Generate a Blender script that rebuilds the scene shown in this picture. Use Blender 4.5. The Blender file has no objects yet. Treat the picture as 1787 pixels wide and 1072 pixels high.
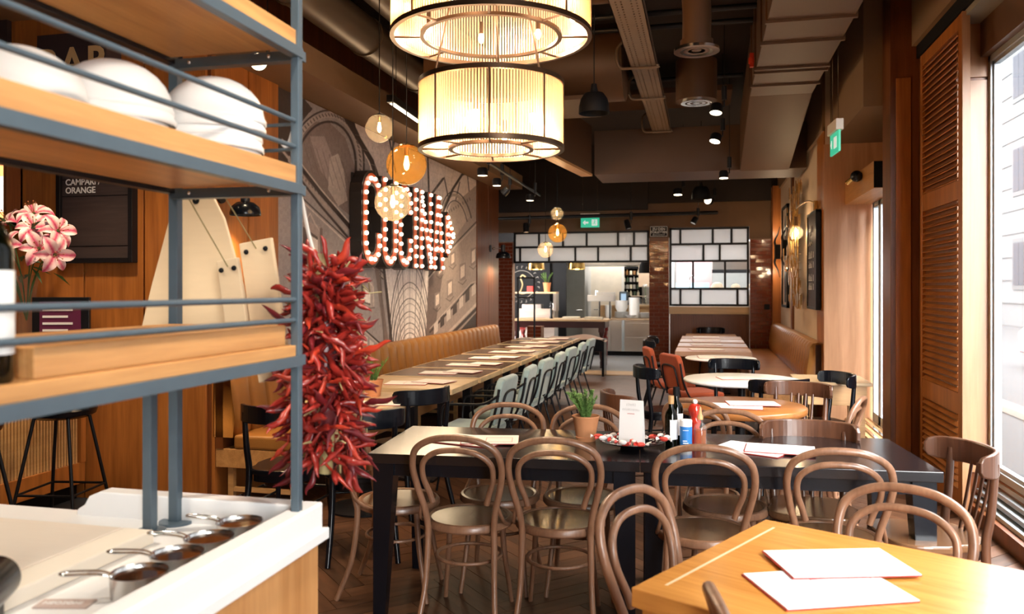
import bpy, bmesh, math, random
import numpy as np
from mathutils import Vector, Matrix

random.seed(11)
scene = bpy.context.scene
COL = scene.collection
rad = math.radians

# ---------------------------------------------------------------- camera
cam_data = bpy.data.cameras.new('camera')
cam = bpy.data.objects.new('camera', cam_data)
COL.objects.link(cam)
cam.location = (0.0, 0.0, 1.52)
cam.rotation_euler = (rad(90), 0, rad(13.5))
cam_data.sensor_width = 36.0
cam_data.lens = 28.2
cam_data.shift_y = -0.01847
cam_data.clip_start = 0.05
cam_data.clip_end = 300
cam_data.dof.use_dof = True
cam_data.dof.focus_distance = 4.6
cam_data.dof.aperture_fstop = 3.2
scene.camera = cam

# ---------------------------------------------------------------- world, exposure
world = bpy.data.worlds.new('world')
scene.world = world
world.use_nodes = True
wn = world.node_tree.nodes
wn['Background'].inputs['Color'].default_value = (1.0, 0.975, 0.95, 1)
wn['Background'].inputs['Strength'].default_value = 30.0
scene.view_settings.view_transform = 'Standard'
scene.view_settings.look = 'None'
scene.view_settings.exposure = 0.36
scene.view_settings.gamma = 1.0
scene.view_settings.use_curve_mapping = False
cy = scene.cycles
cy.max_bounces = 7
cy.diffuse_bounces = 3
cy.glossy_bounces = 4
cy.transmission_bounces = 6
cy.transparent_max_bounces = 16
cy.caustics_reflective = False
cy.caustics_refractive = False
cy.sample_clamp_indirect = 5.0
cy.use_denoising = True

def light(name, kind, loc, energy, color=(1, 1, 1), rot=(0, 0, 0), **kw):
    d = bpy.data.lights.new(name, kind)
    d.energy = energy
    d.color = color
    for k, v in kw.items():
        setattr(d, k, v)
    o = bpy.data.objects.new(name, d)
    COL.objects.link(o)
    o.location = loc
    o.rotation_euler = rot
    return o

# daylight enters by the windows on the right: portals guide the sky light in
for (y0, y1, z0, z1, x) in ((2.7, 5.9, .32, 3.05, 1.98), (-1.0, 2.4, .32, 3.05, 1.98), (-3.8, -1.2, .32, 3.05, 1.98), (7.3, 9.05, .2, 2.4, 1.98)):
    p = light('daylight_portal', 'AREA', (x, (y0 + y1) / 2, (z0 + z1) / 2), 1, rot=(0, rad(90), 0),
              shape='RECTANGLE', size=z1 - z0, size_y=y1 - y0)
    p.data.cycles.is_portal = True
# kitchen ceiling lights
# added fill spots without fittings, brightening the counter, bowls and front table
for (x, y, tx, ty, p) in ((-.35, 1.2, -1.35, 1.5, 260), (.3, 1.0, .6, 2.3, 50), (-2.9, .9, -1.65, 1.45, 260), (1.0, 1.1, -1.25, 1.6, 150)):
    s_ = light('foreground_fill', 'SPOT', (x, y, 3.25 if x == 1.0 else 3.9), p, (1, .9, .76), spot_size=rad(50), spot_blend=.7, shadow_soft_size=.12)
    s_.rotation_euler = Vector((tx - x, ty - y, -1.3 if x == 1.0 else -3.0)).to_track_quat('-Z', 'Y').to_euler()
light('kitchen_light', 'AREA', (-2.4, 16.6, 2.85), 40, (1.0, .93, .84), shape='RECTANGLE', size=3.2, size_y=1.2)
light('kitchen_light', 'AREA', (-1.7, 18.3, 2.85), 170, (1.0, .95, .88), shape='RECTANGLE', size=2.6, size_y=1.2)
light('kitchen_light', 'AREA', (0.2, 17.2, 2.85), 140, (.93, .97, 1.0), shape='RECTANGLE', size=2.0, size_y=1.6)

WARM = (1.0, .76, .48)
AMBER = (1.0, .78, .56)

# ---------------------------------------------------------------- mesh helpers
class MB:
    def __init__(self):
        self.v = []; self.f = []; self.s = []
    def add(self, vs, fs, smooth=False):
        n = len(self.v)
        self.v.extend([tuple(p) for p in vs])
        self.f.extend([tuple(i + n for i in f) for f in fs])
        self.s.extend([smooth] * len(fs))
        return self
    def box(self, x0, x1, y0, y1, z0, z1, M=None):
        if x0 > x1: x0, x1 = x1, x0
        if y0 > y1: y0, y1 = y1, y0
        if z0 > z1: z0, z1 = z1, z0
        vs = [(x0, y0, z0), (x1, y0, z0), (x1, y1, z0), (x0, y1, z0), (x0, y0, z1), (x1, y0, z1), (x1, y1, z1), (x0, y1, z1)]
        if M is not None: vs = [M @ Vector(p) for p in vs]
        return self.add(vs, [(0, 3, 2, 1), (4, 5, 6, 7), (0, 1, 5, 4), (1, 2, 6, 5), (2, 3, 7, 6), (3, 0, 4, 7)])
    def cbox(self, cx, cy_, cz, sx, sy, sz, M=None):
        return self.box(cx - sx / 2, cx + sx / 2, cy_ - sy / 2, cy_ + sy / 2, cz - sz / 2, cz + sz / 2, M)
    def prism(self, poly, a, b, axis='z', M=None, smooth=False):
        """poly: list of 2D points; extruded from a to b along the axis"""
        n = len(poly)
        area = sum(poly[i][0] * poly[(i + 1) % n][1] - poly[(i + 1) % n][0] * poly[i][1] for i in range(n))
        if area < 0: poly = poly[::-1]
        def mk(p, t):
            if axis == 'z': return (p[0], p[1], t)
            if axis == 'x': return (t, p[0], p[1])
            return (p[0], t, p[1])
        vs = [mk(p, a) for p in poly] + [mk(p, b) for p in poly]
        if M is not None: vs = [M @ Vector(p) for p in vs]
        flip = (axis == 'y') != (b < a)
        fs = [tuple(range(n))[::-1], tuple(range(n, 2 * n))]
        sd = [(i, (i + 1) % n, n + (i + 1) % n, n + i) for i in range(n)]
        if flip:
            fs = [f[::-1] for f in fs]; sd = [f[::-1] for f in sd]
        if smooth:
            self.add(vs, fs)
            k = len(self.v)
            self.add(vs, sd, True)
        else:
            self.add(vs, fs + sd)
        return self
    def tube(self, pts, r, n=8, closed=False, caps=True, smooth=True, flat=1.0):
        pts = [Vector(p) for p in pts]
        m = len(pts)
        rs = r if isinstance(r, (list, tuple)) else [r] * m
        tang = []
        for i in range(m):
            if closed: t = pts[(i + 1) % m] - pts[i - 1]
            elif i == 0: t = pts[1] - pts[0]
            elif i == m - 1: t = pts[-1] - pts[-2]
            else: t = pts[i + 1] - pts[i - 1]
            tang.append(t.normalized() if t.length > 1e-9 else Vector((0, 0, 1)))
        up = Vector((0, 0, 1)) if abs(tang[0].z) < .9 else Vector((1, 0, 0))
        u = (up - tang[0] * up.dot(tang[0])).normalized()
        vs = []
        for i in range(m):
            t = tang[i]
            u = (u - t * u.dot(t))
            u = u.normalized() if u.length > 1e-6 else t.orthogonal().normalized()
            w = t.cross(u)
            for k in range(n):
                a = 2 * math.pi * k / n
                vs.append(pts[i] + u * (math.cos(a) * rs[i]) + w * (math.sin(a) * rs[i] * flat))
        fs = []
        for i in range(m if closed else m - 1):
            j = (i + 1) % m
            for k in range(n):
                l = (k + 1) % n
                fs.append((i * n + k, i * n + l, j * n + l, j * n + k))
        self.add(vs, fs, smooth)
        if caps and not closed:
            self.add(vs[:n], [tuple(range(n))[::-1]])
            self.add(vs[-n:], [tuple(range(n))])
        return self
    def lathe(self, prof, n=24, c=(0, 0, 0), M=None, sharp=38, arc=None):
        """prof: (radius, z) pairs from bottom to top, outer side; splits hard corners"""
        runs = [[prof[0]]]
        for i in range(1, len(prof)):
            runs[-1].append(prof[i])
            if i < len(prof) - 1:
                a = Vector((prof[i][0] - prof[i - 1][0], prof[i][1] - prof[i - 1][1]))
                b = Vector((prof[i + 1][0] - prof[i][0], prof[i + 1][1] - prof[i][1]))
                if a.length > 1e-9 and b.length > 1e-9 and a.angle(b) > rad(sharp):
                    runs.append([prof[i]])
        for run in runs:
            vs = []
            for (r, z) in run:
                for k in range(n):
                    a = 2 * math.pi * k / n
                    p = Vector((c[0] + r * math.cos(a), c[1] + r * math.sin(a), c[2] + z))
                    vs.append(M @ p if M is not None else p)
            fs = []
            for i in range(len(run) - 1):
                for k in range(n):
                    l = (k + 1) % n
                    f = (i * n + k, i * n + l, (i + 1) * n + l, (i + 1) * n + k)
                    if run[i][0] < 1e-6: f = (i * n + k, (i + 1) * n + l, (i + 1) * n + k)
                    elif run[i + 1][0] < 1e-6: f = (i * n + k, i * n + l, (i + 1) * n + k)
                    fs.append(f)
            self.add(vs, fs, True)
        return self
    def cyl(self, c, r, h, n=20, r2=None, M=None):
        r2 = r if r2 is None else r2
        return self.lathe([(0, 0), (r, 0), (r2, h), (0, h)], n, c, M)
    def sphere(self, c, r, n=16, m=10, sz=1.0, M=None):
        prof = [(r * math.sin(math.pi * i / m) if 0 < i < m else 0, -r * sz * math.cos(math.pi * i / m)) for i in range(m + 1)]
        return self.lathe(prof, n, c, M, sharp=90)
    def torus(self, c, R_, r, n=40, k=8, M=None):
        pts = [Vector((c[0] + R_ * math.cos(2 * math.pi * i / n), c[1] + R_ * math.sin(2 * math.pi * i / n), c[2])) for i in range(n)]
        if M is not None: pts = [M @ p for p in pts]
        return self.tube(pts, r, k, closed=True)
    def ringband(self, c, ro, ri, z0, z1, n=48):
        return self.lathe([(ri, z0), (ro, z0), (ro, z1), (ri, z1), (ri, z0)], n, c)
    def mesh(self, name):
        me = bpy.data.meshes.new(name)
        me.from_pydata(self.v, [], self.f)
        me.polygons.foreach_set('use_smooth', self.s)
        me.update()
        return me

def spline(ctrl, n=6, closed=False):
    """Catmull-Rom through the control points"""
    P = [Vector(p) for p in ctrl]
    out = []
    m = len(P)
    for i in range(m if closed else m - 1):
        p1, p2 = P[i], P[(i + 1) % m]
        p0 = P[i - 1] if (i > 0 or closed) else p1 * 2 - p2
        p3 = P[(i + 2) % m] if (i + 2 < m or closed) else p2 * 2 - p1
        for k in range(n):
            t = k / n
            out.append(.5 * ((2 * p1) + (p2 - p0) * t + (2 * p0 - 5 * p1 + 4 * p2 - p3) * t * t + (3 * p1 - p0 - 3 * p2 + p3) * t ** 3))
    if not closed: out.append(P[-1])
    return out

def setmat(o, mat):
    o.data.materials.clear()
    o.data.materials.append(mat)

def part(name, mb, mat, parent=None, label=None, loc=None, rot=None, bevel=0, seg=2):
    me = mb if isinstance(mb, bpy.types.Mesh) else mb.mesh(name)
    if not me.materials: me.materials.append(mat)
    o = bpy.data.objects.new(name, me)
    COL.objects.link(o)
    if parent is not None: o.parent = parent
    if loc is not None: o.location = loc
    if rot is not None: o.rotation_euler = rot
    if label: o['label'] = label
    if bevel:
        b = o.modifiers.new('bevel', 'BEVEL')
        b.width = bevel; b.segments = seg; b.limit_method = 'ANGLE'; b.angle_limit = rad(40)
    return o

def tag(o, label, cat, group=None, kind=None):
    if label: o['label'] = label
    if cat: o['category'] = cat
    if group: o['group'] = group
    if kind: o['kind'] = kind
    return o

def thing(name, label, cat, loc=(0, 0, 0), rotz=0, group=None):
    o = bpy.data.objects.new(name, None)
    o.empty_display_size = .1
    COL.objects.link(o)
    o.location = loc
    o.rotation_euler = (0, 0, rotz)
    return tag(o, label, cat, group)

def structure(name, mb, mat, label=None, bevel=0):
    o = part(name, mb, mat, bevel=bevel)
    o['kind'] = 'structure'
    if label: o['label'] = label
    return o

def kids(o):
    return [c for c in o.children]

def copy_tree(o, loc=None, rotz=None, label=None, group=None):
    def rec(src, par):
        c = src.copy()
        COL.objects.link(c)
        if par is not None: c.parent = par
        for ch in CH.get(src.name, src.children):
            rec(ch, c)
        return c
    r = rec(o, None)
    if loc is not None: r.location = loc
    if rotz is not None: r.rotation_euler = (0, 0, rotz)
    if label: r['label'] = label
    if group: r['group'] = group
    return r
CH = {}

def text(name, body, size, mat, parent=None, loc=(0, 0, 0), rot=(0, 0, 0), extrude=.002, align='LEFT', bold=0.0, spacing=1.0, sx=1.0):
    cu = bpy.data.curves.new(name, 'FONT')
    cu.body = body; cu.size = size; cu.extrude = extrude; cu.align_x = align; cu.offset = bold
    cu.space_character = spacing; cu.resolution_u = 3
    cu.space_line = .95
    tmp = bpy.data.objects.new(name, cu)
    COL.objects.link(tmp)
    dg = bpy.context.evaluated_depsgraph_get()
    me = bpy.data.meshes.new_from_object(tmp.evaluated_get(dg))
    bpy.data.objects.remove(tmp)
    me.materials.clear(); me.materials.append(mat)
    o = bpy.data.objects.new(name, me)
    COL.objects.link(o)
    if parent is not None: o.parent = parent
    o.location = loc; o.rotation_euler = rot; o.scale = (sx, 1, 1)
    return o

# ---------------------------------------------------------------- materials
def base_mat(name):
    m = bpy.data.materials.new(name)
    m.use_nodes = True
    nt = m.node_tree
    b = nt.nodes['Principled BSDF']
    return m, nt, b

def N(nt, kind, **kw):
    n = nt.nodes.new(kind)
    for k, v in kw.items(): setattr(n, k, v)
    return n

def mat(name, color, rough=.5, metal=0.0, spec=.5, coat=0.0, var=.12, vscale=8.0, bump=0.0, bscale=60.0, sheen=0.0, stretch=(1, 1, 1), emit=None, estr=0):
    m, nt, b = base_mat(name)
    L = nt.links.new
    tc = N(nt, 'ShaderNodeTexCoord')
    mp = N(nt, 'ShaderNodeMapping'); mp.inputs['Scale'].default_value = stretch
    L(tc.outputs['Object'], mp.inputs['Vector'])
    nz = N(nt, 'ShaderNodeTexNoise'); nz.inputs['Scale'].default_value = vscale; nz.inputs['Detail'].default_value = 4
    L(mp.outputs['Vector'], nz.inputs['Vector'])
    ramp = N(nt, 'ShaderNodeMix', data_type='RGBA')
    c = color
    ramp.inputs['A'].default_value = tuple(x * (1 - var) for x in c) + (1,)
    ramp.inputs['B'].default_value = tuple(min(1, x * (1 + var)) for x in c) + (1,)
    L(nz.outputs['Fac'], ramp.inputs['Factor'])
    L(ramp.outputs['Result'], b.inputs['Base Color'])
    b.inputs['Roughness'].default_value = rough
    b.inputs['Metallic'].default_value = metal
    b.inputs['Specular IOR Level'].default_value = spec
    b.inputs['Coat Weight'].default_value = coat
    b.inputs['Coat Roughness'].default_value = .12
    if sheen:
        b.inputs['Sheen Weight'].default_value = sheen
        b.inputs['Sheen Roughness'].default_value = .4
    if bump:
        bz = N(nt, 'ShaderNodeTexNoise'); bz.inputs['Scale'].default_value = bscale; bz.inputs['Detail'].default_value = 5
        L(mp.outputs['Vector'], bz.inputs['Vector'])
        bp = N(nt, 'ShaderNodeBump'); bp.inputs['Strength'].default_value = bump; bp.inputs['Distance'].default_value = .01
        L(bz.outputs['Fac'], bp.inputs['Height']); L(bp.outputs['Normal'], b.inputs['Normal'])
    if emit:
        b.inputs['Emission Color'].default_value = tuple(emit) + (1,)
        b.inputs['Emission Strength'].default_value = estr
    return m

def wood(name, c1, c2, axis='x', rough=.35, scale=1.0, coat=0.0, bump=.05, dist=3.0):
    """grain running along the axis"""
    m, nt, b = base_mat(name)
    L = nt.links.new
    tc = N(nt, 'ShaderNodeTexCoord')
    mp = N(nt, 'ShaderNodeMapping')
    s = {'x': (.35, 5, 5), 'y': (5, .35, 5), 'z': (5, 5, .35)}[axis]
    mp.inputs['Scale'].default_value = tuple(k * scale for k in s)
    L(tc.outputs['Object'], mp.inputs['Vector'])
    n1 = N(nt, 'ShaderNodeTexNoise'); n1.inputs['Scale'].default_value = 2.2; n1.inputs['Detail'].default_value = 6; n1.inputs['Distortion'].default_value = .8
    n2 = N(nt, 'ShaderNodeTexNoise'); n2.inputs['Scale'].default_value = 14; n2.inputs['Detail'].default_value = 3
    L(mp.outputs['Vector'], n1.inputs['Vector']); L(mp.outputs['Vector'], n2.inputs['Vector'])
    ad = N(nt, 'ShaderNodeMath', operation='MULTIPLY_ADD'); ad.inputs[1].default_value = .45
    L(n2.outputs['Fac'], ad.inputs[0]); L(n1.outputs['Fac'], ad.inputs[2])
    rp = N(nt, 'ShaderNodeValToRGB')
    rp.color_ramp.elements[0].position = .45; rp.color_ramp.elements[0].color = tuple(c1) + (1,)
    rp.color_ramp.elements[1].position = .95; rp.color_ramp.elements[1].color = tuple(c2) + (1,)
    L(ad.outputs[0], rp.inputs['Fac'])
    L(rp.outputs['Color'], b.inputs['Base Color'])
    b.inputs['Roughness'].default_value = rough
    b.inputs['Coat Weight'].default_value = coat
    b.inputs['Coat Roughness'].default_value = .15
    bp = N(nt, 'ShaderNodeBump'); bp.inputs['Strength'].default_value = bump; bp.inputs['Distance'].default_value = .005
    L(n2.outputs['Fac'], bp.inputs['Height']); L(bp.outputs['Normal'], b.inputs['Normal'])
    return m

def emis(name, color, strength):
    m, nt, b = base_mat(name)
    b.inputs['Base Color'].default_value = (0, 0, 0, 1)
    b.inputs['Roughness'].default_value = .5
    b.inputs['Emission Color'].default_value = tuple(color) + (1,)
    b.inputs['Emission Strength'].default_value = strength
    return m

def glass(name, tint=(1, 1, 1), clear=.85, rough=.03, body=(.9, .9, .9), ior=1.45, glow=.0):
    """thin glass: transparent with a Fresnel gloss, plus a little translucent body"""
    m = bpy.data.materials.new(name); m.use_nodes = True
    nt = m.node_tree; nt.nodes.clear(); L = nt.links.new
    out = N(nt, 'ShaderNodeOutputMaterial')
    tr = N(nt, 'ShaderNodeBsdfTransparent'); tr.inputs['Color'].default_value = tuple(tint) + (1,)
    tl = N(nt, 'ShaderNodeBsdfTranslucent'); tl.inputs['Color'].default_value = tuple(body) + (1,)
    df = N(nt, 'ShaderNodeBsdfDiffuse'); df.inputs['Color'].default_value = tuple(body) + (1,)
    mb_ = N(nt, 'ShaderNodeMixShader'); mb_.inputs[0].default_value = .4
    L(tl.outputs[0], mb_.inputs[1]); L(df.outputs[0], mb_.inputs[2])
    m1 = N(nt, 'ShaderNodeMixShader'); m1.inputs[0].default_value = 1 - clear
    L(tr.outputs[0], m1.inputs[1]); L(mb_.outputs[0], m1.inputs[2])
    gl = N(nt, 'ShaderNodeBsdfGlossy'); gl.inputs['Roughness'].default_value = rough
    fr = N(nt, 'ShaderNodeFresnel'); fr.inputs['IOR'].default_value = ior
    m2 = N(nt, 'ShaderNodeMixShader')
    ge = N(nt, 'ShaderNodeNewGeometry')
    iv = N(nt, 'ShaderNodeMath', operation='SUBTRACT'); iv.inputs[0].default_value = 1.0
    L(ge.outputs['Backfacing'], iv.inputs[1])
    mu = N(nt, 'ShaderNodeMath', operation='MULTIPLY')
    L(fr.outputs[0], mu.inputs[0]); L(iv.outputs[0], mu.inputs[1])
    L(mu.outputs[0], m2.inputs[0]); L(m1.outputs[0], m2.inputs[1]); L(gl.outputs[0], m2.inputs[2])
    L(m2.outputs[0], out.inputs['Surface'])
    return m

M = {}
M['panel'] = wood('wood_panel', (.25, .078, .016), (.50, .175, .038), 'z', .36, .8)
M['panel_dark'] = wood('dark_wood_panel', (.095, .026, .007), (.21, .064, .016), 'z', .35, .9)
M['pink_panel'] = wood('light_wood_panel', (.48, .24, .12), (.66, .36, .20), 'z', .35, .7)
M['oak'] = wood('oak', (.46, .24, .085), (.66, .38, .16), 'x', .38, 1.2)
M['oak_y'] = wood('oak_y', (.42, .19, .06), (.64, .33, .12), 'y', .38, 1.6)
M['table_wood'] = wood('honey_table_wood', (.48, .18, .030), (.74, .32, .070), 'x', .25, 1.0, coat=.35)
M['round_wood'] = wood('round_table_wood', (.28, .095, .022), (.46, .18, .05), 'x', .28, 1.0, coat=.3)
M['pale_top'] = wood('pale_table_wood', (.50, .33, .17), (.70, .49, .28), 'x', .33, 1.2)
M['bent'] = wood('bentwood', (.135, .062, .033), (.30, .15, .083), 'z', .34, 1.4, coat=.15)
M['seat'] = wood('seat_wood', (.09, .040, .018), (.18, .085, .038), 'y', .25, 1.4, coat=.3)
M['walnut'] = wood('walnut_chair', (.06, .022, .011), (.14, .058, .03), 'z', .3, 1.4, coat=.3)
M['black_wood'] = mat('black_lacquered_wood', (.004, .005, .008), .22, spec=.35)
M['black_top'] = mat('black_table_top', (.010, .008, .009), .2, spec=.5, coat=.25, bump=.02, bscale=25, stretch=(1, 8, 1))
M['black_metal'] = mat('black_metal', (.006, .006, .008), .4, .0, spec=.3)
M['grey_steel'] = mat('blue_grey_steel', (.085, .12, .15), .38, .2, vscale=20)
M['steel'] = mat('stainless_steel', (.62, .59, .55), .28, 1.0, vscale=3)
M['pan'] = mat('brushed_pan_steel', (.88, .87, .85), .26, 1.0, vscale=3)
M['jamb'] = wood('jamb_wood', (.27, .12, .05), (.40, .20, .095), 'z', .35, .7)
M['chrome'] = mat('chrome', (.85, .84, .82), .1, 1.0)
M['brass'] = mat('brass', (.55, .36, .12), .25, 1.0)
M['bronze'] = mat('dark_bronze', (.10, .055, .03), .35, .8)
M['leather'] = mat('tan_leather', (.33, .135, .030), .36, var=.25, vscale=5, bump=.12, bscale=90)
M['teal'] = mat('teal_velvet', (.29, .37, .345), .75, sheen=.5, var=.2, vscale=12)
M['rust'] = mat('rust_velvet', (.33, .050, .009), .75, sheen=.08, var=.2, vscale=12)
M['pale_inlay'] = mat('pale_inlay', (.75, .55, .32), .4)
M['marble'] = mat('white_marble', (.92, .91, .90), .3, var=.04, vscale=3)
M['white'] = mat('white_ceramic', (.93, .92, .90), .35, var=.02)
M['paper'] = mat('paper', (.90, .86, .82), .7, var=.02)
M['red_edge'] = mat('red_menu_edge', (.42, .03, .02), .5)
M['terracotta'] = mat('terracotta', (.62, .26, .11), .7, var=.15, bump=.05)
M['leaf'] = mat('rosemary_leaf', (.16, .30, .07), .6, var=.4, vscale=40)
M['soil'] = mat('soil', (.03, .018, .01), .9)
M['chilli'] = mat('dried_chilli', (.27, .020, .014), .25, var=.75, vscale=9, bump=.25, bscale=60)
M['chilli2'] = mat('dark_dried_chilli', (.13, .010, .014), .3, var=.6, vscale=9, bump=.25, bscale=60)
M['chilli3'] = mat('bright_dried_chilli', (.50, .045, .02), .28, var=.5, vscale=9, bump=.2, bscale=60)
M['stem'] = mat('dry_stem', (.34, .27, .12), .7, var=.3)
M['string'] = mat('white_string', (.8, .76, .68), .8)
M['plaster'] = mat('beige_plaster', (.22, .125, .06), .7, var=.06, bump=.03)
M['cream_wall'] = mat('cream_wall', (.66, .50, .36), .7, var=.05)
M['brown_wall'] = mat('brown_wall', (.15, .08, .04), .7, var=.08)
M['dark_wall'] = mat('dark_brown_wall', (.018, .010, .007), .75, var=.1)
M['ceiling'] = mat('dark_ceiling', (.020, .011, .007), .8, var=.15)
M['duct'] = mat('painted_duct', (.085, .038, .015), .5, var=.06)
M['duct_round'] = mat('round_duct_metal', (.12, .085, .055), .38, .6, var=.15, vscale=2)
M['tray'] = mat('cable_tray_metal', (.24, .165, .11), .5, .3)
M['black'] = mat('matt_black', (.004, .004, .005), .6, spec=.2)
M['board_black'] = wood('blackboard', (.028, .018, .018), (.055, .034, .032), 'x', .6, 1.0)
M['letter_gold'] = mat('gold_letters', (.62, .42, .2), .5)
M['letter_white'] = mat('white_letters', (.85, .83, .8), .6)
M['green_exit'] = mat('green_exit_sign', (.02, .35, .2), .4, emit=(.03, .55, .33), estr=.55)
M['white_exit'] = mat('white_exit_mark', (.85, .9, .88), .4, emit=(.8, .9, .85), estr=.4)
M['tile_red'] = mat('glazed_red_brick', (.16, .030, .012), .10, coat=.6, var=.35, vscale=2.2)
M['grout'] = mat('brick_grout', (.26, .15, .10), .85)
M['kfloor'] = mat('grey_kitchen_floor', (.22, .23, .25), .45, var=.1)
M['aluminium'] = mat('grey_window_frame', (.42, .48, .52), .4, .5)
M['bulb'] = emis('marquee_bulb', (1.0, .80, .56), 6.0)
M['filament'] = emis('warm_bulb', (1.0, .66, .30), 30.0)
M['spotface'] = emis('spot_face', (1.0, .80, .52), 14.0)
M['led'] = emis('led_bar', (1.0, .86, .66), 6.0)
M['rod'] = glass('amber_glass_rod', (1.0, .78, .50), .64, .12, (1.0, .88, .72))
M['globe_clear'] = glass('clear_globe', (1, .95, .88), .95, .03, (1, .85, .65))
M['globe_ribbed'] = glass('ribbed_globe', (1, .94, .86), .90, .03, (1, .85, .66))
M['globe_amber'] = glass('amber_globe', (1.0, .76, .38), .92, .04, (1, .55, .15))
M['pane'] = glass('window_glass', (.97, .99, 1), .985, .01, ior=1.3)
M['pane_frost'] = glass('frosted_glass', (.95, .96, 1), .10, .25, (.92, .92, .92))
M['bottle_green'] = glass('dark_green_bottle', (.03, .045, .015), .85, .05, (.02, .03, .01), 1.5)
M['amber_liquid'] = glass('amber_oil', (.9, .42, .12), .55, .05, (.75, .28, .06))
M['clear_glass'] = glass('clear_bottle_glass', (.95, .95, .93), .9, .03)
# ================================================================ ROOM SHELL
# ---- floor: dark subfloor with herringbone boards
def floor_material():
    m, nt, b = base_mat('floor_board_wood')
    L = nt.links.new
    tc = N(nt, 'ShaderNodeTexCoord'); oi = N(nt, 'ShaderNodeObjectInfo')
    mp = N(nt, 'ShaderNodeMapping'); mp.inputs['Scale'].default_value = (1.2, 9, 9)
    L(tc.outputs['Object'], mp.inputs['Vector'])
    nz = N(nt, 'ShaderNodeTexNoise'); nz.inputs['Scale'].default_value = 2.5; nz.inputs['Detail'].default_value = 6
    L(mp.outputs['Vector'], nz.inputs['Vector'])
    ad = N(nt, 'ShaderNodeMath', operation='MULTIPLY_ADD'); ad.inputs[1].default_value = .5
    L(oi.outputs['Random'], ad.inputs[0]); L(nz.outputs['Fac'], ad.inputs[2])
    rp = N(nt, 'ShaderNodeValToRGB')
    rp.color_ramp.elements[0].position = .35; rp.color_ramp.elements[0].color = (.030, .013, .007, 1)
    rp.color_ramp.elements[1].position = 1.05; rp.color_ramp.elements[1].color = (.12, .052, .026, 1)
    L(ad.outputs[0], rp.inputs['Fac']); L(rp.outputs['Color'], b.inputs['Base Color'])
    b.inputs['Roughness'].default_value = .45; b.inputs['Specular IOR Level'].default_value = .22
    return m
M['floor'] = floor_material()
floor = structure('floor', MB().box(-8, 2.3, -4, 14.7, -.12, -.012), mat('subfloor_dark', (.02, .012, .008), .8))
bl, bw = .56, .112
fb = MB().box(-bl / 2 + .0015, bl / 2 - .0015, -bw / 2 + .0015, bw / 2 - .0015, -.012, 0)
fmesh = fb.mesh('floor_board'); fmesh.materials.append(M['floor'])
boards = []
k5 = int(round(bl / bw))
c45, s45 = math.cos(rad(45)), math.sin(rad(45))
for i in range(-130, 131):
    for j in range(-12, 13):
        # herringbone on a lattice: a horizontal and a vertical board per cell
        ox = i * bw + j * 2 * bl
        oy = i * bw
        for kk in (0, 1):
            if kk == 0: x, y, a = ox + bl / 2, oy + bw / 2, 0
            else: x, y, a = ox + bl + bw / 2, oy + bw - bl / 2, 90
            X, Y = x * c45 - y * s45, x * s45 + y * c45
            X -= .9; Y += 5.4
            if -3.4 < X < 1.7 and .9 < Y < 14.0:
                boards.append((X, Y, rad(a + 45)))
CAMX, CAMY = 0.0, 0.0
def vis(X, Y):
    d = -X * math.sin(rad(13.5)) + Y * math.cos(rad(13.5)); r = X * math.cos(rad(13.5)) + Y * math.sin(rad(13.5))
    if d < .5: return False
    px, py = 893 + 1400 * r / d, 503 + 1400 * 1.52 / d
    return -60 < px < 1850 and py < 1200
near = sorted([b for b in boards if vis(b[0], b[1]) and b[0] > -3.0], key=lambda b: b[1])
far = near[290:] + [b for b in boards if b not in near]
near = near[:290]
for (X, Y, a) in near:
    o = part('floor_board', fmesh, None, floor, loc=(X, Y, random.uniform(-.0012, 0)), rot=(0, 0, a))
fm = MB()
for (X, Y, a) in far:
    T = Matrix.Translation((X, Y, random.uniform(-.0012, 0))) @ Matrix.Rotation(a, 4, 'Z')
    fm.box(-bl / 2 + .0015, bl / 2 - .0015, -bw / 2 + .0015, bw / 2 - .0015, -.012, 0, T)
o = part('floor_boards', fm, M['floor'], floor); o['kind'] = 'stuff'
structure('floor_kitchen', MB().box(-6, 2.3, 14.7, 21, -.12, 0), M['kfloor'])
structure('trim_1', MB().box(-3.7, 1.2, 14.05, 14.72, -.02, .004), wood('threshold_wood', (.38, .2, .08), (.6, .36, .16), 'x', .3))

# ---- ceiling and outer walls
structure('ceiling', MB().box(-8.2, 2.3, -4.2, 14.9, 4.1, 4.25), M['ceiling'])
structure('ceiling_kitchen', MB().box(-6, 2.3, 14.9, 21, 2.92, 3.05), mat('kitchen_ceiling', (.5, .47, .43), .7))
structure('wall_front', MB().box(-8.2, 2.3, -4.2, -4.0, 0, 4.1), M['plaster'])
structure('wall_far_left', MB().box(-8.2, -8.0, -4.0, 5.1, 0, 4.1), M['panel'])
structure('wall_bar', MB().box(-8.0, -3.55, 4.95, 5.15, 0, 4.1), M['panel'])
structure('wall_left', MB().box(-3.55, -3.35, 4.95, 12.9, 0, 4.1), M['panel_dark'])
structure('wall_left_return', MB().box(-4.1, -3.56, 12.9, 13.05, 0, 4.1), M['panel_dark'])
structure('wall_left_back', MB().box(-4.15, -3.95, 13.05, 14.6, 0, 4.1), M['brown_wall'])
# wood panelling strips on the left wall, either side of the mural
for (y0, y1, m_) in ((4.96, 5.38, 'panel'), (5.40, 5.82, 'panel')):
    structure('trim_2', MB().box(-3.352, -3.325, y0, y1, 0, 3.15), M[m_], bevel=.002)
for (y0, y1, m_) in ((11.62, 12.25, 'panel_dark'), (12.26, 12.9, 'panel_dark')):
    structure('trim_3', MB().box(-3.352, -3.325, y0, y1, 0, 3.3), M[m_], bevel=.002)
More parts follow.
